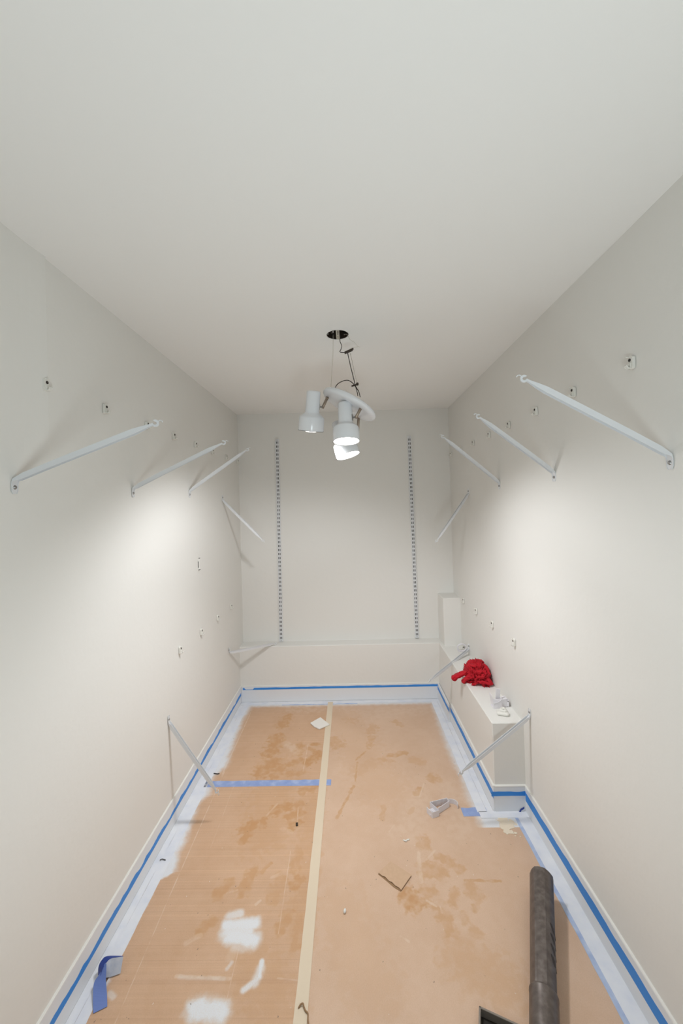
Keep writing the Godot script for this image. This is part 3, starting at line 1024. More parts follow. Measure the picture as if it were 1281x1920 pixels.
func small_bits() -> void:
	# a white cup-like bracket leaning with a second one on the ledge, and a cap before them
	var t := thing("shelf_end_bracket", Vector3(0.800, LT, -2.262), "upright white plastic shelf bracket with a tongue, just in front of the red cloth", "plastic bracket", "plastic brackets taken off the walls")
	var s := Shape.new()
	box(s, Vector3(0.0, 0.0265, 0.006), Vector3(0.050, 0.053, 0.0035), 0.001, Basis(Vector3.RIGHT, -0.12))
	box(s, Vector3(-0.0235, 0.036, -0.016), Vector3(0.0032, 0.072, 0.044), 0.001, Basis(Vector3(0, 0, 1), 0.16))
	box(s, Vector3(0.0235, 0.026, -0.016), Vector3(0.0032, 0.052, 0.044), 0.001)
	box(s, Vector3(0.0, 0.003, -0.014), Vector3(0.050, 0.004, 0.044), 0.001)
	obj("cup", s, plastic, t)
	s = Shape.new()
	box(s, Vector3(0.010, 0.062, -0.012), Vector3(0.024, 0.080, 0.004), 0.001, Basis(Vector3(0, 0, 1), -0.10))
	obj("tongue", s, plastic, t)
	s = Shape.new()
	tube(s, smooth_path(PackedVector3Array([Vector3(-0.024, 0.030, 0.0095), Vector3(0.0, 0.036, 0.0095), Vector3(0.018, 0.046, 0.008), Vector3(0.026, 0.056, 0.004)])), 0.0016, 6)
	obj("bead", s, plastic, t)
	t = thing("shelf_end_bracket", Vector3(0.842, LT, -2.272), "white plastic bracket block beside the upright bracket, against the right wall", "plastic bracket", "plastic brackets taken off the walls")
	s = Shape.new()
	box(s, Vector3(0.0, 0.0235, 0.004), Vector3(0.036, 0.046, 0.004), 0.001, Basis(Vector3.UP, 0.2))
	box(s, Vector3(-0.016, 0.0235, -0.014), Vector3(0.004, 0.046, 0.036), 0.001, Basis(Vector3.UP, 0.2))
	box(s, Vector3(0.022, 0.021, -0.008), Vector3(0.014, 0.042, 0.028), 0.006, Basis(Vector3.UP, 0.2))
	box(s, Vector3(0.0, 0.044, -0.012), Vector3(0.034, 0.003, 0.034), 0.001, Basis(Vector3(0, 0, 1), 0.3))
	obj("block", s, plastic, t)
	s = Shape.new()
	lathe(s, Vector3(0.022, 0.034, 0.0058), Vector3(0, 0, 1), [Vector2(0.003, 0), Vector2(0.0026, 0.001), Vector2(0.0, 0.0012)], 8)
	obj("screw", s, dark_metal, t)
	t = thing("plastic_cap", Vector3(0.803, LT, -2.188), "small rounded white plastic cap at the near end of the ledge", "plastic cap")
	s = Shape.new()
	box(s, Vector3(0, 0.010, 0), Vector3(0.062, 0.020, 0.040), 0.007, Basis(Vector3.UP, -0.35))
	box(s, Vector3(0.004, 0.022, -0.003), Vector3(0.040, 0.022, 0.030), 0.008, Basis(Vector3.UP, -0.35))
	obj("body", s, plastic_warm, t)
	s = Shape.new()
	lathe(s, Vector3(0.004, 0.0325, -0.003), Vector3.UP, [Vector2(0.011, 0), Vector2(0.010, 0.004), Vector2(0.007, 0.0045), Vector2(0.0065, 0.001), Vector2(0.0, 0.0008)], 16)
	obj("collar", s, plastic_warm, t)
	t = thing("shelf_end_bracket", Vector3(0.848, LT, -3.13), "white plastic bracket ring at the far end of the ledge, behind the brace", "plastic bracket", "plastic brackets taken off the walls")
	s = Shape.new()
	var ring := PackedVector3Array()
	for k in 21:
		var a := TAU * k / 20.0
		ring.append(Vector3(cos(a) * 0.034, 0.030 + sin(a) * 0.027, 0))
	tube(s, ring, 0.0055, 8)
	box(s, Vector3(0.0, 0.003, -0.004), Vector3(0.06, 0.006, 0.024), 0.002)
	obj("ring", s, plastic, t)
	s = Shape.new()
	box(s, Vector3(0.012, 0.034, 0.006), Vector3(0.018, 0.004, 0.004), 0.001, Basis(Vector3(0, 0, 1), 0.6))
	box(s, Vector3(0.014, 0.034, 0.006), Vector3(0.014, 0.004, 0.004), 0.001, Basis(Vector3(0, 0, 1), -0.6))
	obj("catch", s, dark_metal, t)
	end_bracket(Vector3(0.384, 0.0016, -2.066), Basis(Vector3.UP, deg_to_rad(-2.0)), 0.93, "pinkish white plastic shelf end bracket with a hooked arm lying on the floor paper", "plastic brackets taken off the walls")

	# scraps on the floor paper
	t = thing("card_scrap", Vector3(-0.267, 0.0015, -2.966), "white square of card lying across the cream seam tape at the far end", "card scrap")
	s = Shape.new()
	var o := PackedVector2Array([Vector2(-0.070, 0.007), Vector2(0.000, 0.080), Vector2(0.075, -0.019), Vector2(0.004, -0.073), Vector2(-0.038, -0.040)])
	slab(s, Vector3(0, 0.004, 0), Vector3(1, 0.01, 0), Vector3(0, 0.02, -1), o, 0.006)
	obj("sheet", s, card_white, t)
	t = thing("cardboard_scrap", Vector3(0.154, 0.0015, -1.747), "torn brown cardboard square lying on the floor paper", "cardboard scrap")
	s = Shape.new()
	o = PackedVector2Array([Vector2(-0.014, 0.068), Vector2(0.071, 0.0), Vector2(0.017, -0.067), Vector2(0.008, -0.055), Vector2(-0.006, -0.047), Vector2(-0.018, -0.030), Vector2(-0.030, -0.026), Vector2(-0.044, -0.006), Vector2(-0.058, 0.000), Vector2(-0.072, 0.014)])
	slab(s, Vector3(0, 0.0045, 0), Vector3(1, 0.012, 0), Vector3(0, 0.0, -1), o, 0.0012)
	obj("top_liner", s, kraft, t)
	s = Shape.new()
	o = PackedVector2Array([Vector2(-0.013, 0.066), Vector2(0.069, 0.0), Vector2(0.015, -0.069), Vector2(-0.010, -0.052), Vector2(-0.030, -0.032), Vector2(-0.050, -0.012), Vector2(-0.075, 0.011)])
	slab(s, Vector3(0, 0.0005, 0), Vector3(1, 0.012, 0), Vector3(0, 0.0, -1), o, 0.001)
	obj("bottom_liner", s, kraft_dark, t)
	t = thing("pellet", Vector3(-0.064, 0.0015, -1.596), "tiny white bean-shaped pellet on the floor paper right of the cream tape", "pellet")
	s = Shape.new()
	lathe(s, Vector3(0.001, 0.0055, -0.009), Vector3(-0.15, 0, 1), [Vector2(0, 0), Vector2(0.0035, 0.001), Vector2(0.0052, 0.005), Vector2(0.0056, 0.010), Vector2(0.0045, 0.015), Vector2(0.002, 0.0178), Vector2(0, 0.018)], 14)
	obj("bean", s, plastic_warm, t)
	var cr := Shape.new()
	for p in [Vector3(-0.010, 0.003, 0), Vector3(-0.003, 0.004, 0.004), Vector3(0.005, 0.003, -0.002), Vector3(0.012, 0.003, -0.004)]:
		box(cr, p, Vector3(0.010, 0.004, 0.007), 0.0015, Basis(Vector3.UP, p.x * 60.0))
	var crumb := obj("plaster_crumb", cr, plastic_warm)
	crumb.position = Vector3(0.228, 0.0012, -1.930)
	tag(crumb, "flattened white plaster crumb between the bracket and the cardboard scrap", "crumb")
	var ch := Shape.new()
	box(ch, Vector3(0, 0.003, 0), Vector3(0.011, 0.004, 0.021), 0.001, Basis(Vector3.UP, 0.15))
	var chip := obj("dark_chip", ch, dark_brown)
	chip.position = Vector3(-0.314, 0.0015, -2.035)
	tag(chip, "small dark brown chip on the near left sheet of floor paper", "chip")
	var nl := Shape.new()
	tube(nl, smooth_path(PackedVector3Array([Vector3(-0.016, 0.003, -0.004), Vector3(0.0, 0.004, 0.001), Vector3(0.012, 0.003, 0.001), Vector3(0.020, 0.004, -0.001)])), 0.0024, 6)
	var nail := obj("bent_nail", nl, dark_metal)
	nail.position = Vector3(-0.862, 0.0022, -2.430)
	tag(nail, "short bent dark nail beyond the blue cross tape near the left wall", "nail")
	nl = Shape.new()
	tube(nl, smooth_path(PackedVector3Array([Vector3(-0.013, 0.003, 0.001), Vector3(-0.004, 0.005, -0.002), Vector3(0.005, 0.004, -0.001), Vector3(0.014, 0.003, 0.001)])), 0.0018, 6)
	nail = obj("bent_nail", nl, dark_metal)
	nail.position = Vector3(-0.912, 0.0022, -1.838)
	tag(nail, "short dark wire piece on the white floor tape by the left wall", "nail")
	# a rolled thread of tape glue at the near end of the seam
	var th := Shape.new()
	tube(th, smooth_path(PackedVector3Array([Vector3(-0.211, 0.004, -1.292), Vector3(-0.205, 0.008, -1.298), Vector3(-0.197, 0.009, -1.300), Vector3(-0.193, 0.007, -1.293), Vector3(-0.187, 0.006, -1.284), Vector3(-0.179, 0.006, -1.277), Vector3(-0.177, 0.005, -1.262), Vector3(-0.172, 0.005, -1.240), Vector3(-0.170, 0.004, -1.200)])), 0.0024, 7)
	var strand := obj("twisted_strand", th, kraft_dark)
	tag(strand, "twisted brown paper strand curling over the near end of the cream seam tape", "paper strand")
	# dried filler
	var sp := Shape.new()
	var rng := RandomNumberGenerator.new()
	rng.seed = 5
	var n := noise(40.0, 2, 3)
	for c in [[Vector2(0.736, 2.030), 0.032, 0.040], [Vector2(0.728, 1.995), 0.022, 0.030], [Vector2(0.772, 2.034), 0.014, 0.018], [Vector2(0.745, 1.972), 0.016, 0.010], [Vector2(0.712, 2.002), 0.008, 0.014], [Vector2(0.764, 1.966), 0.008, 0.006], [Vector2(0.722, 1.965), 0.006, 0.007], [Vector2(0.788, 2.02), 0.006, 0.008], [Vector2(0.779, 1.945), 0.0035, 0.004], [Vector2(0.757, 1.95), 0.003, 0.003]]:
		var out := PackedVector2Array()
		for k in 30:
			var a := TAU * k / 30.0
			var w := 1.0 + n.get_noise_2d(c[0].x + cos(a) * 0.05 + c[1] * 30.0, c[0].y + sin(a) * 0.05) * 0.75
			out.append(Vector2(c[0].x + cos(a) * c[1] * w, c[0].y + sin(a) * c[2] * w))
		slab(sp, Vector3(0, 0.0013, 0), Vector3.RIGHT, Vector3(0, 0, -1), out, rng.randf_range(0.0012, 0.0022))
	var splat := obj("filler_splat", sp, filler)
	tag(splat, "flaky cream splat of dried filler on the floor in front of the ledge", "filler splat")

func metal_tool() -> void:
	# a dark pipe lying on the paper, far end propped up a little
	var a := Vector3(0.7435, 0.083, -1.652)
	var b := Vector3(0.5605, 0.052, -1.258)
	var d := (b - a).normalized()
	var t := thing("metal_pipe", Vector3(0.65, 0.0015, -1.45), "dark grey ridged metal pipe lying along the right side of the floor", "pipe")
	var f := frame_of(d)
	var up: Vector3 = f[1] if f[1].y > 0.0 else -f[1]
	var side := d.cross(up)
	var out_side := side if side.x > 0.0 else -side
	var rings := []
	var s := Shape.new()
	var n := 48
	var ends := [0.0, 0.004, 0.10, 0.20, 0.30, 0.43]
	for u in ends:
		var ring := PackedVector3Array()
		var r: float = 0.0435 - u * 0.012
		if u == 0.0:
			r -= 0.0015
		for k in n:
			var th := TAU * k / n
			# flat panels with a small raised rib at each of their edges
			var ph := fposmod(th, TAU / 7.0) - TAU / 14.0
			var fac := cos(TAU / 14.0) / cos(ph)
			var rr: float = r * lerpf(1.0, fac, 0.22)
			if absf(absf(ph) - TAU / 14.0) < 0.06:
				rr += 0.0012
			ring.append(a + d * u + (side * cos(th) + up * sin(th)) * rr - t.position)
		rings.append(ring)
	loft(s, rings, -1, false)
	var rin := []
	for u in [0.0, 0.43]:
		rin.append(circle(a + d * u - t.position, side, up, 0.039 - u * 0.012, n))
	loft(s, rin, 1, false)
	obj("tube", s, pipe_metal, t)
	var c := Shape.new()
	rings = []
	for p in [[0.408, 0.0412], [0.409, 0.0434], [0.414, 0.0436], [0.418, 0.0424], [0.46, 0.0420], [0.52, 0.0415]]:
		rings.append(circle(a + d * p[0] - t.position, side, up, p[1], 36))
	loft(c, rings, 1, false)
	obj("collar", c, pipe_metal, t)
	# greasy smears on the upper right of it
	for k in 4:
		var sm := Shape.new()
		rings = []
		for i in 7:
			var th := 0.15 + 0.75 * i / 6.0
			var u0 := 0.235 + 0.034 * k + 0.030 * i / 6.0 * -1.0
			var half := 0.0085 * sin(PI * (i + 0.5) / 7.0)
			var ring := PackedVector3Array()
			for q in [Vector2(-half, -0.001), Vector2(-half, 0.0004), Vector2(half, 0.0004), Vector2(half, -0.001)]:
				var uu: float = u0 + q.x
				var rr: float = 0.0437 - uu * 0.012 + q.y
				ring.append(a + d * uu + (out_side * cos(th) + up * sin(th)) * rr - t.position)
			rings.append(ring)
		loft(sm, rings, -1)
		obj("smear", sm, pipe_smear, t)
	# a flat black metal pan, only its far corner in view
	t = thing("metal_pan", Vector3(0.40, 0.0015, -1.15), "flat black metal pan with a lighter grey rim, its corner at the bottom edge", "metal pan")
	var corner := Vector3(0.366, 0.03, -1.272)
	var e1 := Vector3(0.095, 0.0, 0.0405).normalized()
	var e2 := Vector3(-0.030, 0.0, 0.085).normalized()
	var base := Shape.new()
	var l1 := 0.125
	var l2 := 0.16
	var pan := PackedVector2Array([Vector2(0.004, 0.004), Vector2(l1, 0.004), Vector2(l1, l2), Vector2(0.004, l2)])
	slab(base, corner - t.position - Vector3(0, 0.026, 0), e1, e2, pan, -0.003)
	obj("bottom", base, pipe_dark, t)
	var rim := Shape.new()
	var o := corner - t.position
	var wall := func(p: Vector3, q: Vector3) -> void:
		var dd := q - p
		box(rim, (p + q) / 2.0 - Vector3(0, 0.0135, 0), Vector3(0.006, 0.029, dd.length() + 0.005), 0.0012, Basis(Vector3.UP, atan2(dd.x, dd.z)))
	wall.call(o, o + e1 * l1)
	wall.call(o, o + e2 * l2)
	wall.call(o + e1 * l1, o + e1 * l1 + e2 * l2)
	obj("rim", rim, rim_grey, t)

func peeled_tape() -> void:
	var t := thing("peeled_tape", Vector3(-0.90, 0.0015, -1.37), "peeling end of blue painter's tape curled up off the floor by the left wall", "tape")
	var c := t.position
	var mv := func(l: Array) -> PackedVector3Array:
		var out := PackedVector3Array()
		for p in l:
			out.append(p - c)
		return out
	# the flap whose painted face stands towards the room
	ribbon(t, tape_flap_white, blue_tape_deep,
		mv.call([Vector3(-0.892, 0.006, -1.377), Vector3(-0.877, 0.006, -1.380), Vector3(-0.861, 0.006, -1.385), Vector3(-0.849, 0.006, -1.390)]),
		mv.call([Vector3(-0.899, 0.044, -1.386), Vector3(-0.889, 0.046, -1.399), Vector3(-0.870, 0.045, -1.404), Vector3(-0.850, 0.042, -1.410)]))
	# the curl behind it, its blue side showing
	ribbon(t, blue_tape_deep, blue_tape_deep,
		mv.call([Vector3(-0.922, 0.012, -1.380), Vector3(-0.926, 0.030, -1.390), Vector3(-0.922, 0.038, -1.404), Vector3(-0.908, 0.040, -1.413), Vector3(-0.850, 0.042, -1.411)]),
		mv.call([Vector3(-0.902, 0.030, -1.363), Vector3(-0.902, 0.040, -1.373), Vector3(-0.898, 0.044, -1.387), Vector3(-0.888, 0.046, -1.400), Vector3(-0.850, 0.042, -1.4095)]))
	# the blue flap that falls towards the camera
	ribbon(t, blue_tape_flap, blue_tape_flap,
		mv.call([Vector3(-0.900, 0.046, -1.386), Vector3(-0.909, 0.030, -1.366), Vector3(-0.917, 0.020, -1.352), Vector3(-0.906, 0.012, -1.328), Vector3(-0.875, 0.004, -1.281)]),
		mv.call([Vector3(-0.894, 0.047, -1.383), Vector3(-0.886, 0.036, -1.369), Vector3(-0.878, 0.024, -1.354), Vector3(-0.859, 0.012, -1.328), Vector3(-0.840, 0.004, -1.299)]))

func wall_plate() -> void:
	var t := thing("catch_plate", Vector3(XL, 1.283, -2.487), "narrow painted-over catch plate with dark screw slots and a drawn edge shadow on the left wall", "wall plate")
	var s := Shape.new()
	box(s, Vector3(0.003, 0, 0), Vector3(0.006, 0.072, 0.026), 0.0025)
	obj("plate", s, paint, t)
	s = Shape.new()
	for y in [-0.036, 0.036]:
		box(s, Vector3(0.005, y, 0.002), Vector3(0.005, 0.004, 0.018), 0.001)
	box(s, Vector3(0.002, -0.002, 0.0145), Vector3(0.004, 0.040, 0.002), 0.0008)  # dark strip drawn as the shadow along the near edge of the plate
	obj("slot", s, dark_metal, t)

var red: StandardMaterial3D
var plastic_warm: StandardMaterial3D
var card_white: StandardMaterial3D
var kraft: StandardMaterial3D
var kraft_dark: StandardMaterial3D
var filler: StandardMaterial3D
var pipe_metal: StandardMaterial3D
var pipe_dark: StandardMaterial3D
var pipe_smear: StandardMaterial3D
var rim_grey: StandardMaterial3D
var ceiling_paint: StandardMaterial3D
var blue_tape_deep: StandardMaterial3D
var blue_tape_flap: StandardMaterial3D
var blue_tape_pale: StandardMaterial3D
var tape_flap_white: StandardMaterial3D
var cream_tape: StandardMaterial3D

func make_materials() -> void:
	paint = grained(mat(Color(0.912, 0.903, 0.882), 0.55), 2.2, 0.06, 0.035, 31)
	trim_paint = grained(mat(Color(0.905, 0.910, 0.920), 0.42), 3.0, 0.06, 0.03, 32)
	enamel = mat(Color(0.880, 0.882, 0.888), 0.32)
	enamel_gloss = mat(Color(0.90, 0.905, 0.915), 0.22)
	plastic = mat(Color(0.90, 0.885, 0.90), 0.38)
	plastic_warm = mat(Color(0.91, 0.90, 0.87), 0.45)
	steel = mat(Color(0.62, 0.61, 0.60), 0.35, 0.85)
	steel_light = mat(Color(0.80, 0.78, 0.72), 0.45, 0.4)
	dark_metal = mat(Color(0.23, 0.21, 0.19), 0.5, 0.5)
	dark_brown = mat(Color(0.24, 0.20, 0.16), 0.55, 0.3)
	bronze = mat(Color(0.62, 0.56, 0.50), 0.35, 0.7)
	glow = mat(Color(1, 1, 1), 0.4)
	glow.emission_enabled = true
	glow.emission = Color(1.0, 0.98, 0.95)
	glow.emission_energy_multiplier = BULB_GLOW
	blue_tape = grained(mat(Color(0.22, 0.545, 0.865), 0.55), 8.0, 0.12, 0.05, 33)
	blue_tape_deep = mat(Color(0.16, 0.25, 0.55), 0.5)
	blue_tape_flap = mat(Color(0.43, 0.52, 0.76), 0.6)
	blue_tape_pale = mottled(mat(Color.WHITE, 0.6), 2.2, 0.012, 41, [[0.0, Color(0.53, 0.61, 0.81)], [0.55, Color(0.59, 0.665, 0.84)], [1.0, Color(0.70, 0.755, 0.88)]])
	tape_flap_white = mottled(mat(Color.WHITE, 0.55), 5.0, 0.02, 42, [[0.0, Color(0.74, 0.78, 0.86)], [1.0, Color(0.86, 0.87, 0.90)]])
	white_tape = mottled(mat(Color.WHITE, 0.5), 1.6, 0.012, 43, [[0.0, Color(0.865, 0.88, 0.92)], [0.4, Color(0.905, 0.912, 0.935)], [1.0, Color(0.935, 0.937, 0.945)]])
	faded_tape = mottled(mat(Color.WHITE, 0.55), 1.8, 0.014, 44, [[0.0, Color(0.62, 0.69, 0.84)], [0.5, Color(0.72, 0.775, 0.88)], [1.0, Color(0.85, 0.875, 0.925)]])
	cream_tape = grained(mat(Color(0.885, 0.815, 0.715), 0.6), 6.0, 0.1, 0.06, 34)
	red = grained(mat(Color(0.74, 0.055, 0.135), 0.9), 30.0, 0.12, 0.08, 36)
	red.rim_enabled = true
	red.rim = 0.25
	card_white = mat(Color(0.93, 0.91, 0.88), 0.7)
	kraft = mottled(mat(Color.WHITE, 0.8), 3.0, 0.03, 45, [[0.0, Color(0.80, 0.665, 0.545)], [1.0, Color(0.83, 0.70, 0.58)]])
	kraft_dark = mat(Color(0.62, 0.49, 0.36), 0.85)
	filler = grained(mat(Color(0.925, 0.865, 0.775), 0.8), 14.0, 0.5, 0.05, 35)
	pipe_metal = mottled(mat(Color.WHITE, 0.42, 0.55), 3.0, 0.02, 46, [[0.0, Color(0.33, 0.30, 0.28)], [0.5, Color(0.42, 0.385, 0.365)], [1.0, Color(0.52, 0.49, 0.47)]])
	rim_grey = mat(Color(0.56, 0.52, 0.48), 0.5, 0.4)  # pan rim, a lighter grey than its bottom
	pipe_smear = mat(Color(0.27, 0.24, 0.225), 0.6, 0.3)
	ceiling_paint = grained(mat(Color(0.965, 0.96, 0.948), 0.7), 2.2, 0.05, 0.035, 37)
	pipe_dark = mat(Color(0.16, 0.14, 0.11), 0.5, 0.3)

# ---------------------------------------------------------------- the room
func room() -> void:
	# floor slab, seen only where the paper leaves it bare
	var s := Shape.new()
	box(s, Vector3(0, -0.05, -1.0), Vector3(4.4, 0.1, 5.4))
	struct("floor", s, mat(Color(0.55, 0.42, 0.30), 0.5))
	# ceiling with the round hole of the junction box
	s = Shape.new()
	var t := PackedVector3Array()
	var c := Vector3(-0.032, CEIL, -1.908)
	var n := 48
	for k in n:
		var a0 := TAU * k / n
		var a1 := TAU * (k + 1) / n
		var d0 := Vector3(cos(a0), 0, sin(a0))
		var d1 := Vector3(cos(a1), 0, sin(a1))
		var e0 := d0 / maxf(absf(d0.x), absf(d0.z))
		var e1 := d1 / maxf(absf(d1.x), absf(d1.z))
		quad(t, c + d0 * 0.053, c + d1 * 0.053, c + e1 * 0.3, c + e0 * 0.3)
		quad(t, c + d0 * 0.053 + Vector3(0, 0.06, 0), c + d1 * 0.053 + Vector3(0, 0.06, 0), c + d1 * 0.053, c + d0 * 0.053)
	var x0 := -1.15
	var x1 := 1.08
	var z0 := -3.62
	var z1 := 0.42
	quad(t, Vector3(x0, CEIL, z0), Vector3(c.x - 0.3, CEIL, z0), Vector3(c.x - 0.3, CEIL, z1), Vector3(x0, CEIL, z1))
	quad(t, Vector3(c.x + 0.3, CEIL, z0), Vector3(x1, CEIL, z0), Vector3(x1, CEIL, z1), Vector3(c.x + 0.3, CEIL, z1))
	quad(t, Vector3(c.x - 0.3, CEIL, z0), Vector3(c.x + 0.3, CEIL, z0), Vector3(c.x + 0.3, CEIL, c.z - 0.3), Vector3(c.x - 0.3, CEIL, c.z - 0.3))
	quad(t, Vector3(c.x - 0.3, CEIL, c.z + 0.3), Vector3(c.x + 0.3, CEIL, c.z + 0.3), Vector3(c.x + 0.3, CEIL, z1), Vector3(c.x - 0.3, CEIL, z1))
	s.add(t)
	box(s, Vector3(0, CEIL + 0.12, -1.6), Vector3(2.3, 0.12, 4.1))
	struct("ceiling", s, ceiling_paint)
	# the left wall swells a little at its near end, where two boards meet
	s = Shape.new()
	var o := PackedVector2Array([Vector2(-1.12, -3.6), Vector2(XL, -3.6), Vector2(XL, 0.3), Vector2(-1.12, 0.3)])
	slab(s, Vector3(0, CEIL + 0.05, 0), Vector3.RIGHT, Vector3(0, 0, 1), o, CEIL + 0.06)
	# a lifted seam in the plaster near the camera, its lower end cut on a slant
	var lip := 0.0075
	var corner := [Vector3(XL - 0.002, 0, -1.2475), Vector3(XL + lip, 0, -1.247), Vector3(XL + lip * 0.9, 0, -1.240), Vector3(XL + lip * 0.55, 0, -1.215), Vector3(XL + lip * 0.22, 0, -1.185), Vector3(XL, 0, -1.155), Vector3(XL - 0.002, 0, -1.15)]
	var low := PackedVector3Array()
	var high := PackedVector3Array()
	for p in corner:
		low.append(p + Vector3(0, 1.80 - (p.z + 1.247) * 1.1, 0))
		high.append(p + Vector3(0, CEIL + 0.02, 0))
	loft(s, [low, high], -1)
	struct("wall_left", s, paint)
	s = Shape.new()
	box(s, Vector3(XR + 0.09, CEIL / 2.0, -1.65), Vector3(0.18, CEIL + 0.1, 3.9))
	struct("wall_right", s, paint)
	s = Shape.new()
	box(s, Vector3(0, CEIL / 2.0, ZB - 0.09), Vector3(2.2, CEIL + 0.1, 0.18))
	struct("wall_back", s, paint)
	# unseen wall behind the camera, its opening widened to darken the near walls
	s = Shape.new()
	box(s, Vector3(-1.00, CEIL / 2.0, 0.34), Vector3(0.3, CEIL + 0.1, 0.14))
	box(s, Vector3(0.93, CEIL / 2.0, 0.34), Vector3(0.3, CEIL + 0.1, 0.14))
	box(s, Vector3(-0.02, 2.29, 0.34), Vector3(1.9, 0.37, 0.14))
	struct("wall_front", s, paint)
	# the low ledges along the back and the right, and the stub in the corner
	s = Shape.new()
	box(s, Vector3((XL + XR) / 2.0, LT / 2.0, (ZB + ZW) / 2.0 - 0.01), Vector3(XR - XL + 0.02, LT, ZW - ZB + 0.02), 0.004)
	struct("ledge", s, paint)
	s = Shape.new()
	box(s, Vector3((XE + XR) / 2.0 + 0.01, LT / 2.0, (ZE + ZW) / 2.0 - 0.01), Vector3(XR - XE + 0.02, LT + 0.001, ZE - ZW + 0.02), 0.005)
	struct("ledge", s, paint)
	s = Shape.new()
	var far := PackedVector2Array([Vector2(0.70, 0.0), Vector2(0.80, 0.0), Vector2(0.80, LT - 0.002), Vector2(0.722, LT - 0.002)])
	slab(s, Vector3(0, 0, -3.34), Vector3.RIGHT, Vector3.UP, far, 0.37)
	struct("ledge", s, paint)
	s = Shape.new()
	box(s, Vector3((0.742 + XR) / 2.0 + 0.01, 0.425, -3.36), Vector3(XR - 0.742 + 0.02, 0.845, 0.21), 0.004)
	struct("wall_stub", s, paint)
	# baseboards
	for b in [
		["baseboard_left", Vector3(XL + 0.002, BT / 2.0, -1.62), Vector3(0.010, BT, 3.44)],
		["baseboard_back", Vector3(-0.12, BT / 2.0, ZW + 0.004), Vector3(1.66, BT, 0.016)],
		["baseboard_right", Vector3(XR - 0.002, BT / 2.0, -0.93), Vector3(0.010, BT, 2.36)],
		["baseboard_ledge", Vector3((XE + XR) / 2.0, BT / 2.0, ZE + 0.003), Vector3(XR - XE, BT, 0.010)],
		["baseboard_ledge", Vector3(XE - 0.002, BT / 2.0, -2.54), Vector3(0.012, BT, 0.875)],
		["baseboard_ledge", Vector3(0.697, BT / 2.0, -3.15), Vector3(0.012, BT, 0.365)]]:
		s = Shape.new()
		box(s, b[1], b[2], 0.003)
		struct(b[0], s, trim_paint)
	# the painted bead that closes the joint over them
	s = Shape.new()
	box(s, Vector3(XL + 0.002, BT + 0.001, -1.62), Vector3(0.012, 0.006, 3.44), 0.002)
	box(s, Vector3(XR - 0.002, BT + 0.001, -0.93), Vector3(0.012, 0.006, 2.36), 0.002)
	box(s, Vector3(-0.12, BT + 0.001, ZW + 0.004), Vector3(1.66, 0.007, 0.019), 0.003)
	box(s, Vector3((XE + XR) / 2.0, BT + 0.001, ZE + 0.003), Vector3(XR - XE, 0.009, 0.013), 0.003)
	box(s, Vector3(XE - 0.002, BT + 0.001, -2.54), Vector3(0.015, 0.009, 0.875), 0.003)
	struct("trim_1", s, paint)

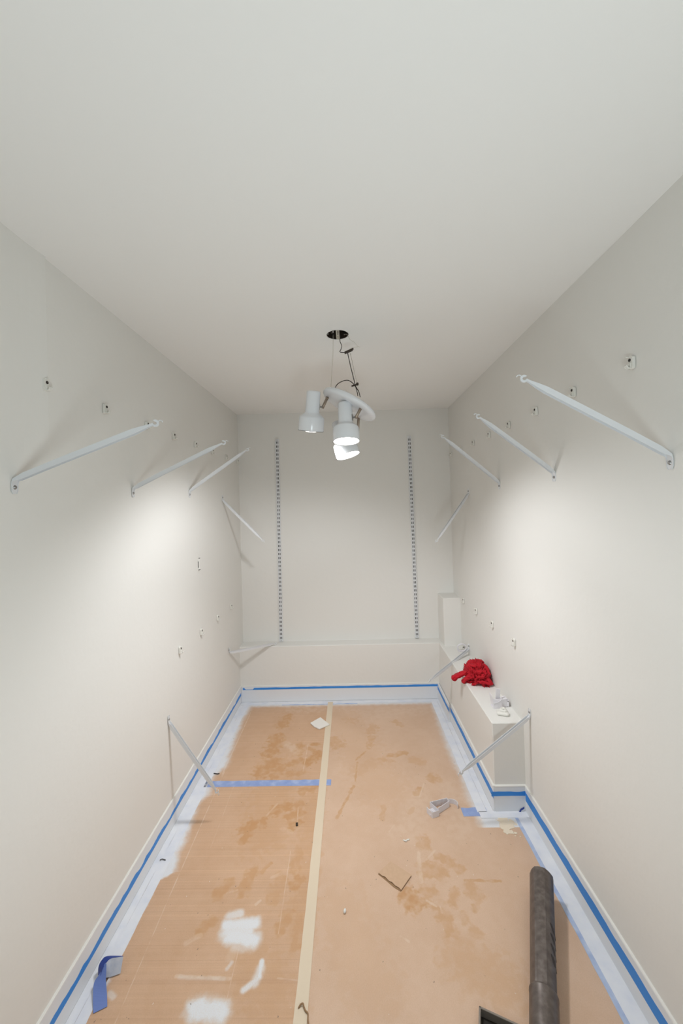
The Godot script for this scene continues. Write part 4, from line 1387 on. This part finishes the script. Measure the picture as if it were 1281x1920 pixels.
func floor_cover() -> void:
	var m := StandardMaterial3D.new()
	m.albedo_texture = cover_texture()
	m.roughness = 0.62
	var uv := func(p: Vector3) -> Vector2:
		return Vector2((p.x - PX0) * PPM / PW, (-p.z - PZ0) * PPM / PH)
	for q in [
		[PackedVector2Array([Vector2(-0.885, 0.35), Vector2(-0.200, 0.35), Vector2(-0.200, 2.345), Vector2(-0.885, 2.345)]), 0.0012, "brown floor paper sheet at near left, with white spray blotches", "paper_sheet"],
		[PackedVector2Array([Vector2(-0.890, 2.335), Vector2(-0.200, 2.335), Vector2(-0.200, 3.285), Vector2(-0.890, 3.285)]), 0.0006, "scuffed brown floor paper sheet at far left, beyond the blue cross tape", "paper_sheet"],
		[PackedVector2Array([Vector2(-0.212, 0.35), Vector2(0.806, 0.35), Vector2(0.806, 2.062), Vector2(0.66, 2.068), Vector2(0.66, 3.28), Vector2(-0.212, 3.28)]), 0.0008, "smoother pinkish brown floor paper sheet right of the cream seam tape", "paper_sheet"]]:
		var s := Shape.new()
		s.has_uv = true
		s.uv_from = uv
		slab(s, Vector3(0, q[1], 0), Vector3.RIGHT, Vector3(0, 0, -1), q[0], 0.0008 if q[1] > 0.0007 else 0.0011)
		tag(obj(q[3], s, m), q[2], "floor paper", "brown paper sheets over the floor")

	var R := Vector3.RIGHT
	var F := Vector3(0, 0, -1)
	var B := Vector3(0, 0, 1)
	var U := Vector3.UP
	# seam tape and the blue cross piece it runs over
	tape("cross_tape", Vector3(-0.90, 0.0018, -2.318), R, F, 0.747, 0.0, 0.050, 0.004, 3, blue_tape_pale, "pale blue painter's tape across the far left part of the floor", "")
	tape("seam_tape", Vector3(-0.180, 0.0024, -0.5), F, Vector3(-1, 0, 0), 2.80, 0.0, 0.043, 0.0012, 4, cream_tape, "long cream paper tape down the seam in the middle of the floor", "")
	tape("cross_tape", Vector3(0.545, 0.0018, -2.074), R, F, 0.13, 0.0, 0.058, 0.010, 5, blue_tape_pale, "short blue tape stub on the floor at the corner of the ledge", "")
	# painted-over tape on the floor along the walls
	var g := "white-sprayed tape strips on the floor along the walls"
	tape("floor_tape", Vector3(XL + 0.006, 0.0006, -0.4), F, R, 2.93, 0.0, 0.030, 0.001, 6, white_tape, "white-sprayed floor tape tight against the left baseboard", g)
	tape("floor_tape", Vector3(-0.9195, 0.0026, -1.43), F, R, 1.90, 0.0, 0.042, 0.004, 7, white_tape, "second white-sprayed floor tape, away from the left baseboard, lapping the paper", g)
	tape("floor_tape", Vector3(-0.9195, 0.0026, -0.5), F, R, 0.86, 0.0, 0.036, 0.003, 17, white_tape, "near left floor tape from which the blue end peels up", g)
	tape("floor_tape", Vector3(XR - 0.006, 0.0006, -0.4), F, Vector3(-1, 0, 0), 1.69, 0.0, 0.019, 0.001, 8, white_tape, "white-sprayed floor tape tight against the right baseboard", g)
	tape("floor_tape", Vector3(0.8595, 0.0026, -0.4), F, Vector3(-1, 0, 0), 1.66, 0.0, 0.042, 0.001, 9, white_tape, "second white-sprayed floor tape right of the dark pipe", g)
	tape("floor_tape", Vector3(0.822, 0.0019, -0.4), F, Vector3(-1, 0, 0), 1.66, 0.0, 0.022, 0.003, 10, faded_tape, "bluish edge of under-tape on the paper beside the dark pipe", g)
	tape("floor_tape", Vector3(XR - 0.006, 0.0034, -2.060), Vector3(-1, 0, 0), F, 0.245, 0.0, 0.046, 0.003, 11, white_tape, "white-sprayed floor tape across the front of the ledge", g)
	tape("floor_tape", Vector3(XE - 0.008, 0.0006, -2.07), F, Vector3(-1, 0, 0), 1.26, 0.0, 0.034, 0.001, 12, white_tape, "white-sprayed floor tape tight against the side of the ledge", g)
	tape("floor_tape", Vector3(0.6730, 0.0026, -2.10), F, Vector3(-1, 0, 0), 1.20, 0.0, 0.049, 0.003, 13, white_tape, "second white-sprayed floor tape along the side of the ledge", g)
	tape("floor_tape", Vector3(-0.945, 0.0030, ZW + 0.014), R, B, 1.63, 0.0, 0.048, 0.003, 14, white_tape, "white-sprayed floor tape tight against the back baseboard", g)
	tape("floor_tape", Vector3(-0.60, 0.0024, ZW + 0.058), R, B, 0.62, 0.0, 0.016, 0.004, 15, faded_tape, "faded blue tape edge showing along the far end of the paper", g)
	# blue tape left showing on the baseboards
	var bl := "blue painter's tape strips on the baseboards"
	tape("masking_tape", Vector3(XL + 0.0072, 0, -3.32), B, U, 2.72, 0.0595, 0.083, 0.013, 20, blue_tape, "ragged blue painter's tape along the left baseboard", bl)
	tape("masking_tape", Vector3(-0.935, 0, ZW + 0.0122), R, U, 1.626, 0.105, 0.122, 0.003, 21, blue_tape, "straight blue painter's tape along the back baseboard", bl, 0.02, 0.085)
	tape("masking_tape", Vector3(XR - 0.0072, 0, -0.5), F, U, 1.60, 0.0595, 0.103, 0.006, 22, blue_tape, "wide blue painter's tape along the right baseboard near the pipe", bl)
	tape("masking_tape", Vector3(0.699, 0, ZE + 0.0085), R, U, 0.178, 0.084, 0.106, 0.006, 23, blue_tape, "short blue painter's tape across the front face of the ledge", bl)
	tape("masking_tape", Vector3(XE - 0.0085, 0, -2.10), F, U, 0.87, 0.072, 0.106, 0.005, 24, blue_tape, "blue painter's tape along the side of the ledge, near part", bl)
	tape("masking_tape", Vector3(0.6905, 0, -2.96), F, U, 0.365, 0.080, 0.108, 0.004, 25, blue_tape, "blue painter's tape along the side of the ledge, far part by the corner", bl)
	# a torn end stuck down at the foot of the ledge
	var s := Shape.new()
	slab(s, Vector3(0.838, 0.004, -2.098), Vector3(1, 0.1, 0), Vector3(0, 1, -0.2), PackedVector2Array([Vector2(0, 0.0), Vector2(0.010, 0.012), Vector2(0.022, 0.017), Vector2(0.030, 0.020), Vector2(0.028, 0.010), Vector2(0.012, 0.004), Vector2(0.006, -0.012)]), 0.001)
	tag(obj("torn_tape", s, blue_tape_deep), "tiny torn dark blue tape end at the foot of the ledge front", "tape")

func wall_hardware() -> void:
	var gl := "white shelf braces on the left wall"
	var gr := "white shelf braces on the right wall"
	brace(Vector3(XL, 1.705, -1.118), Vector3(-0.558, 1.873, -1.135), -1, "nearest white shelf brace on the left wall, slanting up towards the lamp", gl)
	brace(Vector3(XL, 1.709, -1.742), Vector3(-0.562, 1.919, -1.775), -1, "second white shelf brace on the left wall, slanting up in mid-length", gl)
	brace(Vector3(XL, 1.721, -2.366), Vector3(-0.601, 1.970, -2.35), -1, "third white shelf brace on the left wall, slanting up nearest the back corner", gl)
	brace(Vector3(XL, 1.708, -2.985), Vector3(-0.660, 1.386, -2.975), -1, "white shelf brace high on the left wall that has swung down beside the back corner", gl)
	brace(Vector3(XL, 0.537, -3.043), Vector3(-0.664, 0.474, -3.36), -1, "white shelf brace low on the left wall with its end resting on the back ledge", gl)
	brace(Vector3(XL, 0.552, -2.025), Vector3(-0.730, 0.172, -2.05), -1, "white shelf brace low on the left wall hanging over the floor tape", gl)
	brace(Vector3(XR, 1.717, -1.102), Vector3(0.503, 1.958, -1.116), 1, "nearest white shelf brace on the right wall, slanting up, largest of all", gr)
	brace(Vector3(XR, 1.722, -1.716), Vector3(0.557, 1.976, -1.675), 1, "second white shelf brace on the right wall, slanting up in mid-length", gr)
	brace(Vector3(XR, 1.716, -2.337), Vector3(0.556, 2.001, -2.30), 1, "third white shelf brace on the right wall, slanting up nearest the back corner", gr)
	brace(Vector3(XR, 1.700, -2.94), Vector3(0.628, 1.358, -2.88), 1, "white shelf brace high on the right wall that has swung down beside the back corner", gr)
	brace(Vector3(XR, 0.525, -3.049), Vector3(0.531, 0.400, -2.772), 1, "white shelf brace low on the right wall reaching past the red cloth over the ledge", gr)
	brace(Vector3(XR, 0.550, -2.031), Vector3(0.529, 0.268, -2.02), 1, "white shelf brace low on the right wall crossing the front of the ledge", gr)
	var ord := ["first", "second", "third", "fourth", "fifth", "sixth", "seventh", "eighth"]
	var z := [1.238, 1.548, 1.872, 2.160, 2.469, 2.777, 3.091, 3.405]
	for k in 8:
		clip(XL, 2.031, -z[k], "%s small painted clip from the camera in the upper row on the left wall" % ord[k], "wall clips, upper row, left wall")
	z = [1.229, 1.545, 1.853, 2.165, 2.467, 2.781, 3.085, 3.387]
	for k in 8:
		clip(XR, 2.033, -z[k], "%s small painted clip from the camera in the upper row on the right wall" % ord[k], "wall clips, upper row, right wall")
	z = [2.171, 2.485, 2.797, 3.113]
	for k in 4:
		clip(XL, 0.857, -z[k], "%s small painted clip from the camera in the lower row on the left wall" % ord[k], "wall clips, lower row, left wall")
	z = [2.187, 2.516, 2.829, 3.140]
	for k in 4:
		clip(XR, 0.852, -z[k], "%s small painted clip from the camera in the lower row on the right wall" % ord[k], "wall clips, lower row, right wall")
	standard(Vector3(-0.611, 2.222, ZB), Vector3(-0.623, 0.462, ZB), "left of the two tall white slotted shelf rails on the back wall")
	standard(Vector3(0.536, 2.212, ZB), Vector3(0.552, 0.468, ZB), "right of the two tall white slotted shelf rails on the back wall")

# unseen tripod light behind the camera, placed to brighten the ceiling
var panel_glow: StandardMaterial3D
func unseen_uplight() -> void:
	panel_glow = mat(Color(1, 1, 1), 0.4)
	panel_glow.emission_enabled = true
	panel_glow.emission = Color(1, 1, 1)
	panel_glow.emission_energy_multiplier = 0.6
	var at := Vector3(0.20, 0.0, 0.16)
	var t := thing("unseen_uplight", at, "unseen tripod light behind the camera, placed to brighten the ceiling", "work light")
	var head := Vector3(0, 1.02, 0)
	var aim := UNSEEN_AIM.normalized()
	var s := Shape.new()
	tube(s, PackedVector3Array([Vector3(0, 0.12, 0), Vector3(0, 0.94, 0)]), 0.014, 12)
	obj("pole", s, steel, t)
	for k in 3:
		s = Shape.new()
		var a := TAU * k / 3.0 + 0.5
		tube(s, PackedVector3Array([Vector3(0, 0.42, 0), Vector3(cos(a) * 0.26, 0.012, sin(a) * 0.10)]), 0.009, 8)
		obj("leg", s, steel, t)
	var f := frame_of(aim)
	var b := Basis(f[0], aim, f[0].cross(aim))
	s = Shape.new()
	box(s, head - aim * 0.045, Vector3(0.54, 0.05, 0.44), 0.012, b)
	box(s, Vector3(0, 0.955, 0), Vector3(0.05, 0.07, 0.05), 0.006)
	obj("housing", s, dark_metal, t)
	s = Shape.new()
	box(s, head - aim * 0.006, Vector3(0.50, 0.006, 0.40), 0.002, b)
	obj("lamp_panel", s, panel_glow, t)
	var l := AreaLight3D.new()
	l.name = "panel_light"
	l.area_size = Vector2(0.50, 0.40)
	l.position = head + aim * 0.004
	l.basis = Basis.looking_at(aim, f[0])
	l.light_color = UNSEEN_COLOR
	l.light_energy = UNSEEN_LIGHT
	l.area_range = 9.0
	l.shadow_enabled = true
	t.add_child(l, true)
